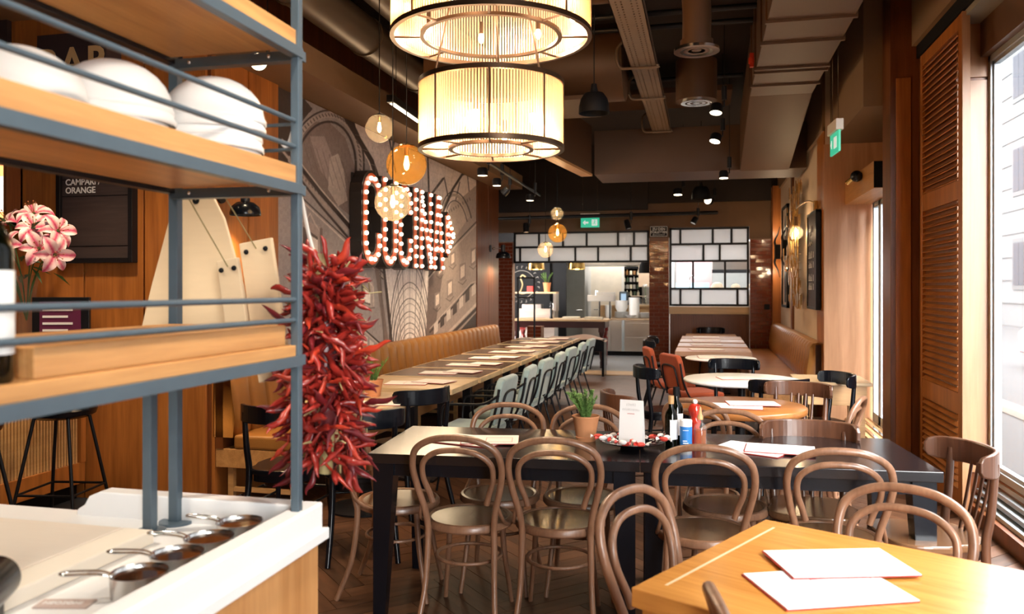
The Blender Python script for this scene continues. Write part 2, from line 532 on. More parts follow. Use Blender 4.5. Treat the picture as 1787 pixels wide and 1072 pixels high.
# panels on the bar-end wall facing the room
for (x0, x1) in ((-3.86, -3.37), (-4.36, -3.87), (-4.98, -4.37), (-5.6, -4.99), (-6.4, -5.61)):
    structure('trim_4', MB().box(x0, x1 - .006, 4.925, 4.952, 0, 4.08), M['panel'], bevel=.002)
# window wall on the right
rw = M['panel_dark']
structure('wall_right', MB().box(1.85, 1.93, -4, 5.99, 0, .28).box(1.85, 1.93, -4, 5.99, 3.08, 4.1)
          .box(1.85, 1.93, 2.42, 2.62, .28, 3.08).box(1.85, 1.93, -1.2, -1.0, .28, 3.08).box(1.85, 1.93, -4, -3.8, .28, 3.08)
          .box(1.85, 1.93, 5.99, 7.25, 0, 4.1).box(1.85, 1.93, 7.25, 9.1, 2.45, 4.1).box(1.85, 1.93, 7.25, 9.1, 0, .15), rw)
structure('wall_right_dining', MB().box(1.25, 2.05, 9.1, 14.6, 0, 4.1), M['cream_wall'])
structure('trim_5', MB().box(1.235, 1.85, 9.075, 9.098, 0, 3.05), M['pink_panel'], bevel=.002)
structure('trim_6', MB().box(1.235, 1.252, 9.1, 9.62, 0, 3.25), M['panel'], bevel=.002)
structure('trim_7', MB().box(1.22, 1.252, 12.12, 12.32, 0, 3.25), M['panel_dark'], bevel=.002)
structure('trim_8', MB().box(1.12, 1.252, 14.2, 14.6, 0, 3.25), M['panel'], bevel=.002)
# bulkheads above the right wall
structure('trim_9', MB().box(1.30, 1.85, 7.26, 9.09, 3.05, 4.1).box(1.22, 1.25, 9.1, 14.6, 3.2, 4.1), M['plaster'])
structure('trim_10', MB().box(1.60, 1.85, -4, 6.94, 3.44, 4.1), M['plaster'])
structure('trim_11', MB().box(1.66, 1.85, -4, 6.94, 3.30, 3.44), mat('window_soffit', (.22, .20, .16), .7))
# square wooden column between the windows
structure('trim_12', MB().box(1.45, 1.85, 6.97, 7.26, 0, 4.1), M['panel_dark'], bevel=.004)
structure('trim_13', MB().box(1.49, 1.60, 6.955, 6.972, .1, 3.2), M['panel'], bevel=.003)
# jamb panel facing the room at the far end of the big window
structure('trim_14', MB().box(1.66, 1.85, 5.975, 5.995, .28, 2.92).box(1.66, 1.85, 5.975, 5.995, 2.94, 3.3), M['jamb'], bevel=.002)
structure('trim_15', MB().box(1.66, 1.852, 5.995, 6.96, 0, 3.3), M['panel_dark'])
# header and stepped sill of the window
structure('trim_16', MB().box(1.80, 1.86, -3.8, 5.97, 3.07, 3.30), mat('window_header_wood', (.10, .045, .02), .5))
sill = MB()
for k in range(4): sill.box(1.74 + k * .035, 1.86, -3.8, 5.97, .10 + k * .045, .10 + k * .045 + .030)
structure('trim_17', sill, M['aluminium'], bevel=.003)
structure('baseboard_right', MB().box(1.70, 1.85, -3.8, 5.97, 0, .10), M['panel_dark'])

def window(idx, y0, y1, z0, z1, x=1.885, mull=()):
    w = bpy.data.objects.new('window_%d' % idx, None); COL.objects.link(w); w['kind'] = 'structure'
    w.location = (x, (y0 + y1) / 2, z0)
    dy = (y1 - y0) / 2; h = z1 - z0
    fr = MB()
    for (t, d) in ((.05, .035), (.075, .020)):
        fr.box(-d, d, -dy, -dy + t, 0, h).box(-d, d, dy - t, dy, 0, h).box(-d, d, -dy, dy, 0, t).box(-d, d, -dy, dy, h - t, h)
    part('window_frame', fr, M['aluminium'], w, bevel=.003)
    part('pane', MB().box(-.006, .006, -dy + .075, dy - .075, .075, h - .075), M['pane'], w)
    return w
window(1, 2.62, 5.985, .28, 3.08)
window(2, -1.0, 2.42, .28, 3.08)
window(3, -3.8, -1.2, .28, 3.08)

# folded glass door further along
door = bpy.data.objects.new('door_1', None); COL.objects.link(door); door['kind'] = 'structure'; door.location = (1.72, 8.2, .16)
yy = -.85
for i, w_ in enumerate((.30, .30, .34, .34, .34)):
    leaf = part('door_leaf', MB().box(-.025, .025, yy, yy + .055, 0, 2.27).box(-.025, .025, yy + w_ - .055, yy + w_ - .005, 0, 2.27)
                .box(-.025, .025, yy, yy + w_ - .005, 0, .08).box(-.025, .025, yy, yy + w_ - .005, 2.19, 2.27), M['aluminium'], door, bevel=.003)
    part('pane', MB().box(-.004, .004, yy + .055, yy + w_ - .055, .08, 2.19), M['pane'], leaf)
    if i == 0:
        part('door_handle', MB().tube([(-.025, yy + .03, .95), (-.075, yy + .03, .95), (-.075, yy - .08, .95)], .008), M['black_metal'], leaf, 'black door handle')
    yy += w_
sl = MB().box(1.45, 1.85, 7.27, 9.07, 0, .15)
structure('trim_18', sl, M['oak'])
tr = MB()
for k in range(4): tr.box(1.50 + k * .085, 1.53 + k * .085, 7.27, 9.07, .15, .163)
structure('trim_19', tr, M['chrome'])

# ---- back wall with openings (plane y = 14.6)
structure('wall_back', MB().box(-4.1, -.97, 14.6, 14.72, 2.56, 4.1).box(-.97, -.61, 14.6, 14.72, 2.42, 4.1)
          .box(-.61, .76, 14.6, 14.72, 2.60, 4.1).box(.76, 1.25, 14.6, 14.72, 2.38, 4.1), M['brown_wall'])
structure('trim_20', MB().box(-3.95, -.99, 14.45, 14.61, 2.93, 4.1).box(-.99, 1.24, 14.50, 14.61, 3.04, 4.1), M['dark_wall'])
wp = structure('wall_back_panel', MB().box(-.60, .76, 14.60, 14.70, 0, 1.06), M['panel_dark'])
rib = MB().box(-.017, .017, -.010, .012, .1, 1.03).mesh('rib'); rib.materials.append(M['panel_dark'])
for k in range(30): part('slat', rib, None, wp, loc=(-.578 + k * .045, 14.60, 0))
structure('trim_21', MB().box(-.61, .76, 14.56, 14.74, 1.06, 1.19), M['pale_top'], bevel=.003)

# ---- glazed brick columns
def brick_column(x0, x1, y0, z1, nb, label):
    c = thing('brick_column', label, 'column', ((x0 + x1) / 2, y0 + .1, 0))
    w = x1 - x0
    part('mortar', MB().box(-w / 2 + .006, w / 2 - .006, -.09, .10, 0, z1), M['grout'], c)
    bh = .0675; rows = int(z1 / bh); bwid = w / nb
    full = MB().box(-bwid / 2 + .005, bwid / 2 - .005, -.014, .014, .004, bh - .004).mesh('brick')
    half = MB().box(-bwid / 4 + .005, bwid / 4 - .005, -.014, .014, .004, bh - .004).mesh('brick')
    full.materials.append(M['tile_red']); half.materials.append(M['tile_red'])
    for r in range(rows):
        z = r * bh
        if r % 2 == 0: xs = [(-w / 2 + bwid * (k + .5), full) for k in range(nb)]
        else: xs = [(-w / 2 + bwid / 4, half)] + [(-w / 2 + bwid * (k + 1), full) for k in range(nb - 1)] + [(w / 2 - bwid / 4, half)]
        for (x, me) in xs:
            part('brick', me, None, c, loc=(x, -.095 - random.uniform(0, .002), z), rot=(rad(random.uniform(-1.6, 1.6)), 0, rad(random.uniform(-1.2, 1.2))))
    return c
brick_column(-3.80, -3.47, 14.5, 2.38, 2, 'glazed red brick column at the left of the kitchen opening')
brick_column(-.965, -.615, 14.5, 2.42, 2, 'shiny glazed red brick column between kitchen opening and steel-framed window')
brick_column(.765, 1.15, 14.5, 2.38, 2, 'glazed red brick column in the right corner by the banquette')

# ---- steel framed glazing
def steel_frame(name, label, x0, x1, rows, y=14.62):
    t = thing(name, label, 'window', ((x0 + x1) / 2, y, rows[-1][0]))
    ox, oz = (x0 + x1) / 2, rows[-1][0]
    fr = MB(); b = .018
    zt = rows[0][1]; zb = rows[-1][0]
    fr.box(x0 - ox, x0 - ox + 2 * b, -.03, .03, 0, zt - oz).box(x1 - ox - 2 * b, x1 - ox, -.03, .03, 0, zt - oz)
    fr.box(x0 - ox, x1 - ox, -.03, .03, zt - oz - 2 * b, zt - oz).box(x0 - ox, x1 - ox, -.03, .03, 0, 2 * b)
    part('outer_frame', fr, M['black_metal'], t)
    for i, (za, zb_, xs, mt) in enumerate(rows):
        if i: part('muntin', MB().box(x0 - ox, x1 - ox, -.025, .025, zb_ - oz - b, zb_ - oz + b), M['black_metal'], t)
        e = [x0] + xs + [x1]
        for k in range(len(e) - 1):
            if k: part('muntin', MB().box(e[k] - ox - b, e[k] - ox + b, -.022, .022, za - oz, zb_ - oz), M['black_metal'], t)
            part('pane', MB().box(e[k] - ox + b, e[k + 1] - ox - b, -.004, .004, za - oz + b, zb_ - oz - b), M[mt], t)
    return t
steel_frame('transom_window', 'black steel transom glazing of two pane rows over the kitchen opening', -3.47, -.97,
            [(2.28, 2.56, [-2.99, -2.54, -2.10, -1.53, -1.24], 'pane_frost'), (1.985, 2.28, [-3.35, -2.80, -2.31, -1.89, -1.30], 'pane_frost')])
steel_frame('kitchen_window', 'black steel-framed internal window with four rows of uneven panes', -.61, .755,
            [(2.30, 2.595, [-.42, .14, .46], 'pane_frost'), (2.0, 2.30, [-.02, .26], 'pane_frost'),
             (1.51, 2.0, [-.20, .35], 'pane'), (1.20, 1.51, [-.42, -.07, .56], 'pane_frost')])

# ---- soffit, ducts and other ceiling structure
structure('trim_22', MB().box(-3.35, -2.92, 5.0, 12.9, 3.15, 3.37), M['plaster'])
structure('trim_23', MB().box(-8, -3.36, 4.2, 4.93, 3.5, 3.7), M['plaster'])
# ================================================================ CEILING SERVICES
def long_tube(name, label, cat, pts, r, m_, rings=()):
    c = Vector(pts[0])
    t = thing(name, label, cat, tuple(c))
    P = [Vector(p) - c for p in pts]
    part('pipe', MB().tube(P, r, 28), m_, t)
    d = (P[-1] - P[0]).normalized()
    for s in rings:
        q = P[0] + d * s
        part('seam_ring', MB().tube([q, q + d * .03], r + .012, 28), m_, t)
    return t
long_tube('round_duct', 'lower round metal ventilation duct beside the left soffit', 'duct', [(-2.66, 2.0, 3.55), (-2.66, 9.3, 3.55)], .15, M['duct_round'], (1.6, 2.8, 4.0, 5.2))
long_tube('round_duct', 'upper round metal ventilation duct nearer the ceiling middle', 'duct', [(-2.25, 2.0, 3.70), (-2.25, 8.7, 3.70)], .17, M['duct_round'], (1.6, 2.8, 4.0, 5.2))

t = thing('rectangular_duct', 'long boxy brown painted duct with seams on the right of ceiling', 'duct', (.72, 8.2, 3.4))
dm = MB().box(-.29, .29, -8, 0, 0, .55)
part('duct_body', dm, M['duct'], t, bevel=.004)
for y in (-2.3, -1.78, -1.05, -.92, -.45, -3.4, -4.6): part('seam_strip', MB().box(-.305, .305, y, y + .035, -.018, .56), M['duct'], t)
# slanted end down to the cross duct
part('duct_slope', MB().prism([(0, 0), (2.2, -.42), (2.2, .3), (0, .55)], -.29, .29, 'x'), M['duct'], t, bevel=.004)

t = thing('cross_duct', 'wide boxed duct crossing the room below the ceiling', 'duct', (-.2, 10.85, 3.0))
part('duct_body', MB().box(-1.2, 1.42, -.42, .45, 0, .57), M['duct'], t, bevel=.004)
part('seam_strip', MB().box(.95, .98, -.44, -.41, .0, .57), M['duct'], t)
t = thing('bulkhead_beam', 'boxed beam running towards the chandelier from the cross duct', 'beam', (-1.42, 10.38, 3.0), rotz=rad(-7))
part('beam_body', MB().box(-.12, 0, -4.6, -.03, .0, .62), M['duct'], t, bevel=.003)
part('edge_strip', MB().box(-.135, .01, -4.6, -.03, -.03, 0), M['oak_y'], t, 'lighter wooden bottom edge')

# perforated cable tray
t = thing('cable_tray', 'perforated metal cable tray under the ceiling with bent hangers', 'cable tray', (-.53, 7.0, 3.5))
tr = MB()
w = .115
tr.box(-w, -w + .006, -4.5, 3.4, 0, .07).box(w - .006, w, -4.5, 3.4, 0, .07)
xs = [-w, -.078, -.066, -.040, -.028, .028, .040, .066, .078, w]
for i in (0, 2, 4, 6, 8): tr.box(xs[i], xs[i + 1], -4.5, 3.4, 0, .006)
yy = -4.5
while yy < 3.4:
    for i in (1, 3, 5, 7): tr.box(xs[i], xs[i + 1], yy, yy + .03, 0, .005)
    yy += .055
part('tray_body', tr, M['tray'], t)
for y in (-1.6, .2, 1.4, 3.2):
    h = spline([(w, y, .0), (w + .01, y, -.02), (-w, y, -.02), (-w - .10, y, .0), (-w - .12, y, .15), (-w - .06, y, .22), (-w + .02, y, .22)], 4)
    part('hanger', MB().tube(h, .013, 8), M['tray'], t)

# extract pipe with elbow and diffuser
t = thing('elbow_pipe', 'fat brown pipe with elbow ending in a round diffuser', 'pipe', (-.055, 5.85, 3.2))
part('pipe', MB().tube(spline([(0, 0, .08), (0, 0, .32), (-.03, 0, .45), (-.16, 0, .50), (-.75, 0, .50)], 6), .10, 20), M['duct'], t)
part('collar', MB().ringband((0, 0, .02), .115, .09, 0, .06), M['duct'], t)
part('diffuser', MB().ringband((0, 0, 0), .16, .115, 0, .02).ringband((0, 0, 0.005), .09, .06, 0, .02).cyl((0, 0, .01), .035, .02), M['chrome'], t, 'round ringed diffuser')
t = thing('ceiling_diffuser', 'round brown duct stub with a ringed diffuser further back', 'diffuser', (-.08, 8.15, 3.35))
part('drum', MB().cyl((0, 0, .02), .2, .4, 28), M['duct'], t)
part('diffuser', MB().ringband((0, 0, 0), .15, .11, 0, .03).ringband((0, 0, 0), .09, .06, 0, .03).cyl((0, 0, .0), .035, .03), M['chrome'], t)
# big dark barrel duct
t = thing('barrel_duct', 'wide dark round duct lying across behind the black pendant', 'duct', (-1.35, 7.6, 3.55))
part('barrel', MB().tube([(-.32, 0, .1), (.62, 0, .1)], .36, 36), M['duct'], t)
part('saddle', MB().box(-.2, .35, -.4, .4, -.32, -.28), M['duct'], t, bevel=.003)
# black service conduits across the ceiling
for (y, z, lab) in ((6.6, 3.75, 'front dark conduit crossing the ceiling'), (7.1, 3.8, 'second dark conduit crossing the ceiling'), (8.9, 3.8, 'rear dark conduit crossing the ceiling')):
    tag(part('conduit', MB().tube([(-1.8, y, z), (.4, y, z)], .025, 8), M['black_metal']), lab, 'pipe')
tag(part('ceiling_panel', MB().box(-1.9, .3, 9.2, 10.0, 3.72, 3.78), M['duct'], bevel=.003), 'flat brown acoustic panel in front of the cross duct', 'panel')
tag(part('ceiling_panel', MB().box(-1.2, -.65, 4.4, 5.3, 3.75, 3.8), M['duct'], bevel=.003), 'flat brown acoustic panel beside the cable tray', 'panel')
tag(part('alarm_beacon', MB().box(-.02, .02, -.02, .02, 0, .12).cyl((0, 0, .03), .03, .05, 12), mat('red_plastic', (.6, .04, .01), .4), loc=(.402, 7.3, 3.45)), 'small red alarm beacon on the side of the boxy duct', 'alarm')

# ---- black pendant lamp
def pendant(name, label, loc, r, h, cord, m_in, inner=None, power=0):
    t = thing(name, label, 'lamp', loc)
    prof = [(r, 0), (r * .97, h * .35), (r * .86, h * .68), (r * .62, h * .93), (.03, h), (.02, h + .06), (0, h + .06)]
    inn = [(0.0, h * .93), (r * .58, h * .88), (r * .83, h * .62), (r * .94, h * .3), (r * .975, 0)]
    part('lamp_shade', MB().lathe(prof, 32).lathe(inn[::-1][:1] + inn[::-1][1:], 32).lathe([(r * .975, 0), (r, 0)], 32), m_in, t)
    part('cord', MB().tube([(0, 0, h + .05), (0, 0, cord)], .004, 6), M['black'], t)
    if inner: part('bulb', MB().sphere((0, 0, h * .35), .035), inner, t)
    if power: light('lamp_light', 'POINT', (loc[0], loc[1], loc[2] + .02), power, WARM, shadow_soft_size=.05)
    return t
pendant('pendant_lamp', 'black dome pendant lamp hanging right of the chandelier', (-.80, 5.95, 2.82), .115, .16, 1.25, M['black'])
pendant('pendant_lamp', 'small black pendant lamp below the cross duct at the back', (-.05, 12.6, 2.88), .15, .2, 1.2, M['black'])

# ---- chandelier: two drums of glass rods
def drum(t, r, z0, h, nrod, ri, nb):
    d = part('drum_frame', MB().ringband((0, 0, z0), r + .010, r - .012, -.012, .012, 72).ringband((0, 0, z0 + h), r + .010, r - .012, -.012, .012, 72), M['bronze'], t)
    part('inner_ring', MB().ringband((0, 0, z0), ri + .011, ri - .011, -.008, .008, 60), M['bronze'], d)
    for k in range(8):
        a = 2 * math.pi * (k + .3) / 8
        ca_, sa_ = math.cos(a), math.sin(a)
        part('spoke', MB().tube([(ri * ca_, ri * sa_, z0), (r * ca_, r * sa_, z0)], .006, 6), M['bronze'], d)
        part('stile', MB().tube([((r + .006) * ca_, (r + .006) * sa_, z0), ((r + .006) * ca_, (r + .006) * sa_, z0 + h)], .005, 6), M['bronze'], d)
    me = MB().tube([(0, 0, .008), (0, 0, h - .008)], math.pi * r / nrod * .74, 6, caps=False).mesh('glass_rod'); me.materials.append(M['rod'])
    for k in range(nrod):
        a = 2 * math.pi * k / nrod
        part('glass_rod', me, None, d, loc=(r * math.cos(a), r * math.sin(a), z0), rot=(0, 0, a))
    bm_ = MB().sphere((0, 0, 0), .016, 10, 8, 2.0).mesh('bulb'); bm_.materials.append(M['filament'])
    so = MB().cyl((0, 0, 0), .012, .07, 10).mesh('socket'); so.materials.append(M['bronze'])
    for k in range(nb):
        a = 2 * math.pi * (k + .5) / nb; rb = (r + ri) / 2
        part('bulb', bm_, None, d, loc=(rb * math.cos(a), rb * math.sin(a), z0 + h * .36))
        part('socket', so, None, d, loc=(rb * math.cos(a), rb * math.sin(a), z0 + h * .42))
    return d
ch = thing('chandelier', 'two-tiered drum chandelier of glass rods in dark bronze rings', 'chandelier', (-1.087, 4.06, 2.25))
drum(ch, .372, 0, .335, 150, .212, 6)
drum(ch, .516, .586, .36, 200, .36, 8)
for k in range(3):
    a = 2 * math.pi * (k + .42) / 3
    part('hanging_rod', MB().tube([(.36 * math.cos(a), .36 * math.sin(a), .335), (.20 * math.cos(a), .20 * math.sin(a), .586 + .37)], .006, 6), M['bronze'], ch)
for k in range(3):
    a = 2 * math.pi * (k + .1) / 3
    part('top_rod', MB().tube([(.5 * math.cos(a), .5 * math.sin(a), .95), (0, 0, 1.45)], .006, 6), M['bronze'], ch)
part('top_rod', MB().tube([(0, 0, 1.40), (0, 0, 1.85)], .012, 8), M['bronze'], ch)
for k in range(6):
    a = 2 * math.pi * (k + .5) / 6
    light('chandelier_light', 'POINT', (-1.087 + .29 * math.cos(a), 4.06 + .29 * math.sin(a), 2.25 + .085), 11, AMBER, shadow_soft_size=.03)
for k in range(6):
    a = 2 * math.pi * (k + .5) / 6
    light('chandelier_light', 'POINT', (-1.087 + .43 * math.cos(a), 4.06 + .43 * math.sin(a), 2.836 + .11), 11, AMBER, shadow_soft_size=.03)

# ---- globe pendants
def globe(label, loc, r, m_, ribbed=False, cordlen=1.6, power=4):
    cordlen = 4.09 - loc[2]
    t = thing('globe_pendant', label, 'lamp', loc)
    if ribbed:
        g = MB(); n, m2 = 48, 20
        vs, fs = [], []
        for i in range(m2 + 1):
            for k in range(n):
                rr = r * (1 + .02 * math.cos(k * math.pi)) * (1 + .012 * math.cos(i * math.pi))
                a = 2 * math.pi * k / n; p = math.pi * i / m2
                vs.append((rr * math.sin(p) * math.cos(a), rr * math.sin(p) * math.sin(a), -rr * math.cos(p)))
        for i in range(m2):
            for k in range(n): fs.append((i * n + k, i * n + (k + 1) % n, (i + 1) * n + (k + 1) % n, (i + 1) * n + k))
        g.add(vs, fs, True)
    else:
        g = MB().sphere((0, 0, 0), r, 32, 18)
    part('glass_globe', g, m_, t)
    part('cap', MB().lathe([(r * .42, r * .90), (r * .40, r * .95), (r * .15, r * 1.02), (.012, r * 1.06), (0, r * 1.06)], 20), M['brass'] if 'amber' in label else M['black_metal'], t)
    part('bulb', MB().lathe([(0, -r * .30), (r * .10, -r * .22), (r * .15, 0), (r * .09, r * .3), (r * .07, r * .42), (0, r * .42)], 12), M['filament'], t)
    part('socket', MB().cyl((0, 0, r * .42), r * .12, r * .55, 12), M['brass'], t)
    part('cord', MB().tube([(0, 0, r), (0, 0, cordlen)], .0035, 6), M['black'], t)
    light('globe_light', 'POINT', loc, power, WARM, shadow_soft_size=r * .3)
    return t
def at(px, py, d):
    a = rad(13.5); x = (px - 893.5) / 1400 * d; z = 1.52 - (py - 503) / 1400 * d
    return (x * math.cos(a) - d * math.sin(a), x * math.sin(a) + d * math.cos(a), z)
globe('clear glass globe pendant, highest of the three by the mural', (-1.98, 4.69, 2.52), .088, M['globe_clear'], cordlen=1.5)
globe('large amber glass globe pendant above the ribbed one', (-1.83, 4.77, 2.30), .128, M['globe_amber'], cordlen=1.7)
globe('ribbed clear globe pendant in front of the bulb-lit sign', (-1.83, 4.54, 2.035), .108, M['globe_ribbed'], True, cordlen=2.0)
globe('small clear globe pendant topmost of the trio near the kitchen', at(972, 373, 11.2), .09, M['globe_clear'], cordlen=1.4)
globe('small amber globe pendant middle of the trio near the kitchen', at(973, 407, 11.0), .13, M['globe_amber'], cordlen=1.7)
globe('small ribbed clear globe pendant lowest of the trio near the kitchen', at(952, 436, 10.8), .105, M['globe_ribbed'], True, cordlen=1.95)

# ---- spotlights
def spot(label, loc, aim=(0, 0, -1), r=.045, l=.10, stem=.25, lit=True, power=0, horiz=False):
    stem = (4.09 if loc[1] < 14.3 else 3.9) - loc[2]
    t = thing('spotlight', label, 'spotlight', loc)
    d = Vector(aim).normalized()
    q = Vector((0, 0, -1)).rotation_difference(d).to_matrix().to_4x4()
    b = MB().lathe([(r * .92, -l * .5), (r, -l * .5), (r, l * .25), (r * .8, l * .5), (0, l * .5)], 20, M=q)
    part('lamp_head', b, M['black_metal'], t)
    part('lens', MB().lathe([(0, -l * .46), (r * .9, -l * .46)], 20, M=q @ Matrix.Scale(1, 4)), M['spotface'] if lit else M['chrome'], t)
    part('stem', MB().tube([(0, 0, 0), (r * 1.2, 0, 0.02), (r * 1.2, 0, .10)], .008, 6).cyl((r * 1.2, 0, .08), .026, .13, 12).tube([(r * 1.2, 0, .2), (r * 1.2, 0, stem)], .004, 6), M['black_metal'], t)
    if power:
        L_ = light('spot_light', 'SPOT', tuple(Vector(loc) + d * (l * .6)), power, (1, .78, .5), spot_size=rad(80), spot_blend=.6, shadow_soft_size=.04)
        L_.rotation_euler = d.to_track_quat('-Z', 'Y').to_euler()
    return t
spot('big lit round spotlight behind the steel shelf', at(449, 107, 5.4), (.75, -.75, -.35), .062, .08, .5)
spot('lit spotlight hanging highest in the row left of the boxy duct', at(1250, 190, 7.7), (-.1, -.25, -1), .062, .09, .9, power=70)
spot('lit spotlight hanging second in the row left of the boxy duct', at(1249, 241, 8.8), (-.25, -.3, -1), .062, .09, .9, power=70)
spot('spotlight hanging below the cross duct beside the second one', at(1263, 305, 9.6), (0, -.1, -1), .055, .09, .9, power=60)
spot('bright tilted spotlight above the rear lighting rail', at(1238, 350, 13.8), (-.5, -.8, .1), .075, .1, .9)
spot('spotlight hanging under the front end of the left track', at(842, 300, 9.0), (0, 0, -1), .06, .09, .4, power=50)
spot('second spotlight on the left ceiling track', at(867, 318, 9.6), (0, 0, -1), .055, .09, .4, power=50)
spot('third spotlight on the left ceiling track, turned sideways', at(882, 334, 10.3), (-.6, 0, -.6), .05, .09, .4, power=50)
spot('fourth spotlight on the left ceiling track', at(925, 345, 11.6), (0, 0, -1), .06, .09, .4, power=50)
spot('spotlight under the rear rail at the left', at(918, 398, 13.4), (.1, -.2, -1), .05, .16, .3, lit=False)
spot('spotlight under the middle of the rear rail', at(1095, 392, 13.5), (.3, -.2, -1), .05, .16, .3, lit=False)
spot('spotlight under the rear rail before the steel-framed window', at(1212, 385, 13.6), (-.5, -.3, -1), .05, .12, .3, lit=False)
spot('small lit spotlight behind the cross duct', at(1183, 335, 12.6), (0, -.1, -1), .07, .1, .7, power=60)
tag(part('lighting_track', MB().tube([at(853, 284, 8.6), at(942, 341, 12.2)], .02, 6), M['black_metal']), 'black lighting track slanting behind the chandelier', 'track')
tag(part('lighting_track', MB().tube([at(866, 382, 13.3), at(1252, 371, 13.9)], .03, 6), M['black_metal']), 'long black lighting rail across the back of the room', 'track')
t = thing('led_bar', 'slim black bar light with a glowing slot below the soffit', 'lamp', at(717, 203, 7.0), rotz=rad(3))
part('housing', MB().box(-.03, .03, -.55, .55, 0, .06), M['black_metal'], t, bevel=.003)
part('glowing_slot', MB().box(-.018, .018, -.5, .5, -.004, 0), M['led'], t)
part('suspension_wire', MB().tube([(0, -.4, .05), (0, -.4, 1.05)], .003, 5).tube([(0, .4, .05), (0, .4, 1.05)], .003, 5), M['black_metal'], t)
# added warm fill over the table rows and bar wall, no fittings there
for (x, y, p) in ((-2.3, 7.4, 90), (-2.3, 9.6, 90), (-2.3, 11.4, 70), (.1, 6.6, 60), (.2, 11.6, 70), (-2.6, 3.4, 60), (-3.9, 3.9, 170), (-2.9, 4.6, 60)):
    light('warm_fill_spot', 'SPOT', (x, y, 3.35), p, (1, .78, .5), spot_size=rad(95), spot_blend=.8, shadow_soft_size=.08)

# ---- exit signs
t = thing('exit_sign', 'green and white exit sign with an arrow over the kitchen opening', 'sign', (-1.98, 14.2, 2.60))
part('sign_face', MB().box(-.165, .165, -.012, .012, 0, .17), M['green_exit'], t)
part('housing', MB().box(-.17, .17, -.03, .03, .17, .25), mat('white_plastic', (.75, .68, .58), .5), t, bevel=.003)
ar = MB().prism([(-.13, .085), (-.085, .13), (-.085, .10), (-.03, .10), (-.03, .07), (-.085, .07), (-.085, .04)], -.0165, -.013, 'y')
part('arrow', ar, M['white_exit'], t)
rm = MB().prism([(.03, .03), (.03, .14), (.13, .14), (.13, .03)], -.0150, -.013, 'y')
part('doorway_symbol', rm, M['white_exit'], t)
ru = MB().sphere((.085, -.017, .122), .010, 8, 6).tube([(.083, -.0165, .11), (.075, -.0165, .08)], .008, 6).tube([(.075, -.0165, .08), (.095, -.0165, .065), (.09, -.0165, .045)], .005, 6).tube([(.075, -.0165, .08), (.06, -.0165, .06), (.045, -.0165, .058)], .005, 6).tube([(.083, -.0165, .108), (.1, -.0165, .095), (.112, -.0165, .1)], .004, 6)
part('running_figure', ru, M['green_exit'], t)
part('suspension_wire', MB().tube([(-.13, 0, .25), (-.13, 0, 1.48)], .003, 5).tube([(.13, 0, .25), (.13, 0, 1.48)], .003, 5), M['chrome'], t)
t = thing('exit_sign', 'green exit sign seen edge-on, hanging before the bulkhead on the right', 'sign', (1.04, 7.0, 2.62), rotz=rad(-86))
part('sign_face', MB().box(-.15, .15, -.008, .008, 0, .17), M['green_exit'], t)
part('housing', MB().box(-.16, .16, -.03, .03, .17, .26), mat('white_plastic_2', (.75, .68, .6), .5), t, bevel=.006)
part('arrow', MB().prism([(-.12, .085), (-.08, .12), (-.08, .05)], -.013, -.009, 'y').prism([(.0, .04), (.0, .13), (.09, .13), (.09, .04)], -.013, -.009, 'y'), M['white_exit'], t)
part('suspension_wire', MB().tube([(-.1, 0, .26), (-.1, 0, 1.46)], .003, 5).tube([(.1, 0, .26), (.1, 0, 1.46)], .003, 5), M['chrome'], t)
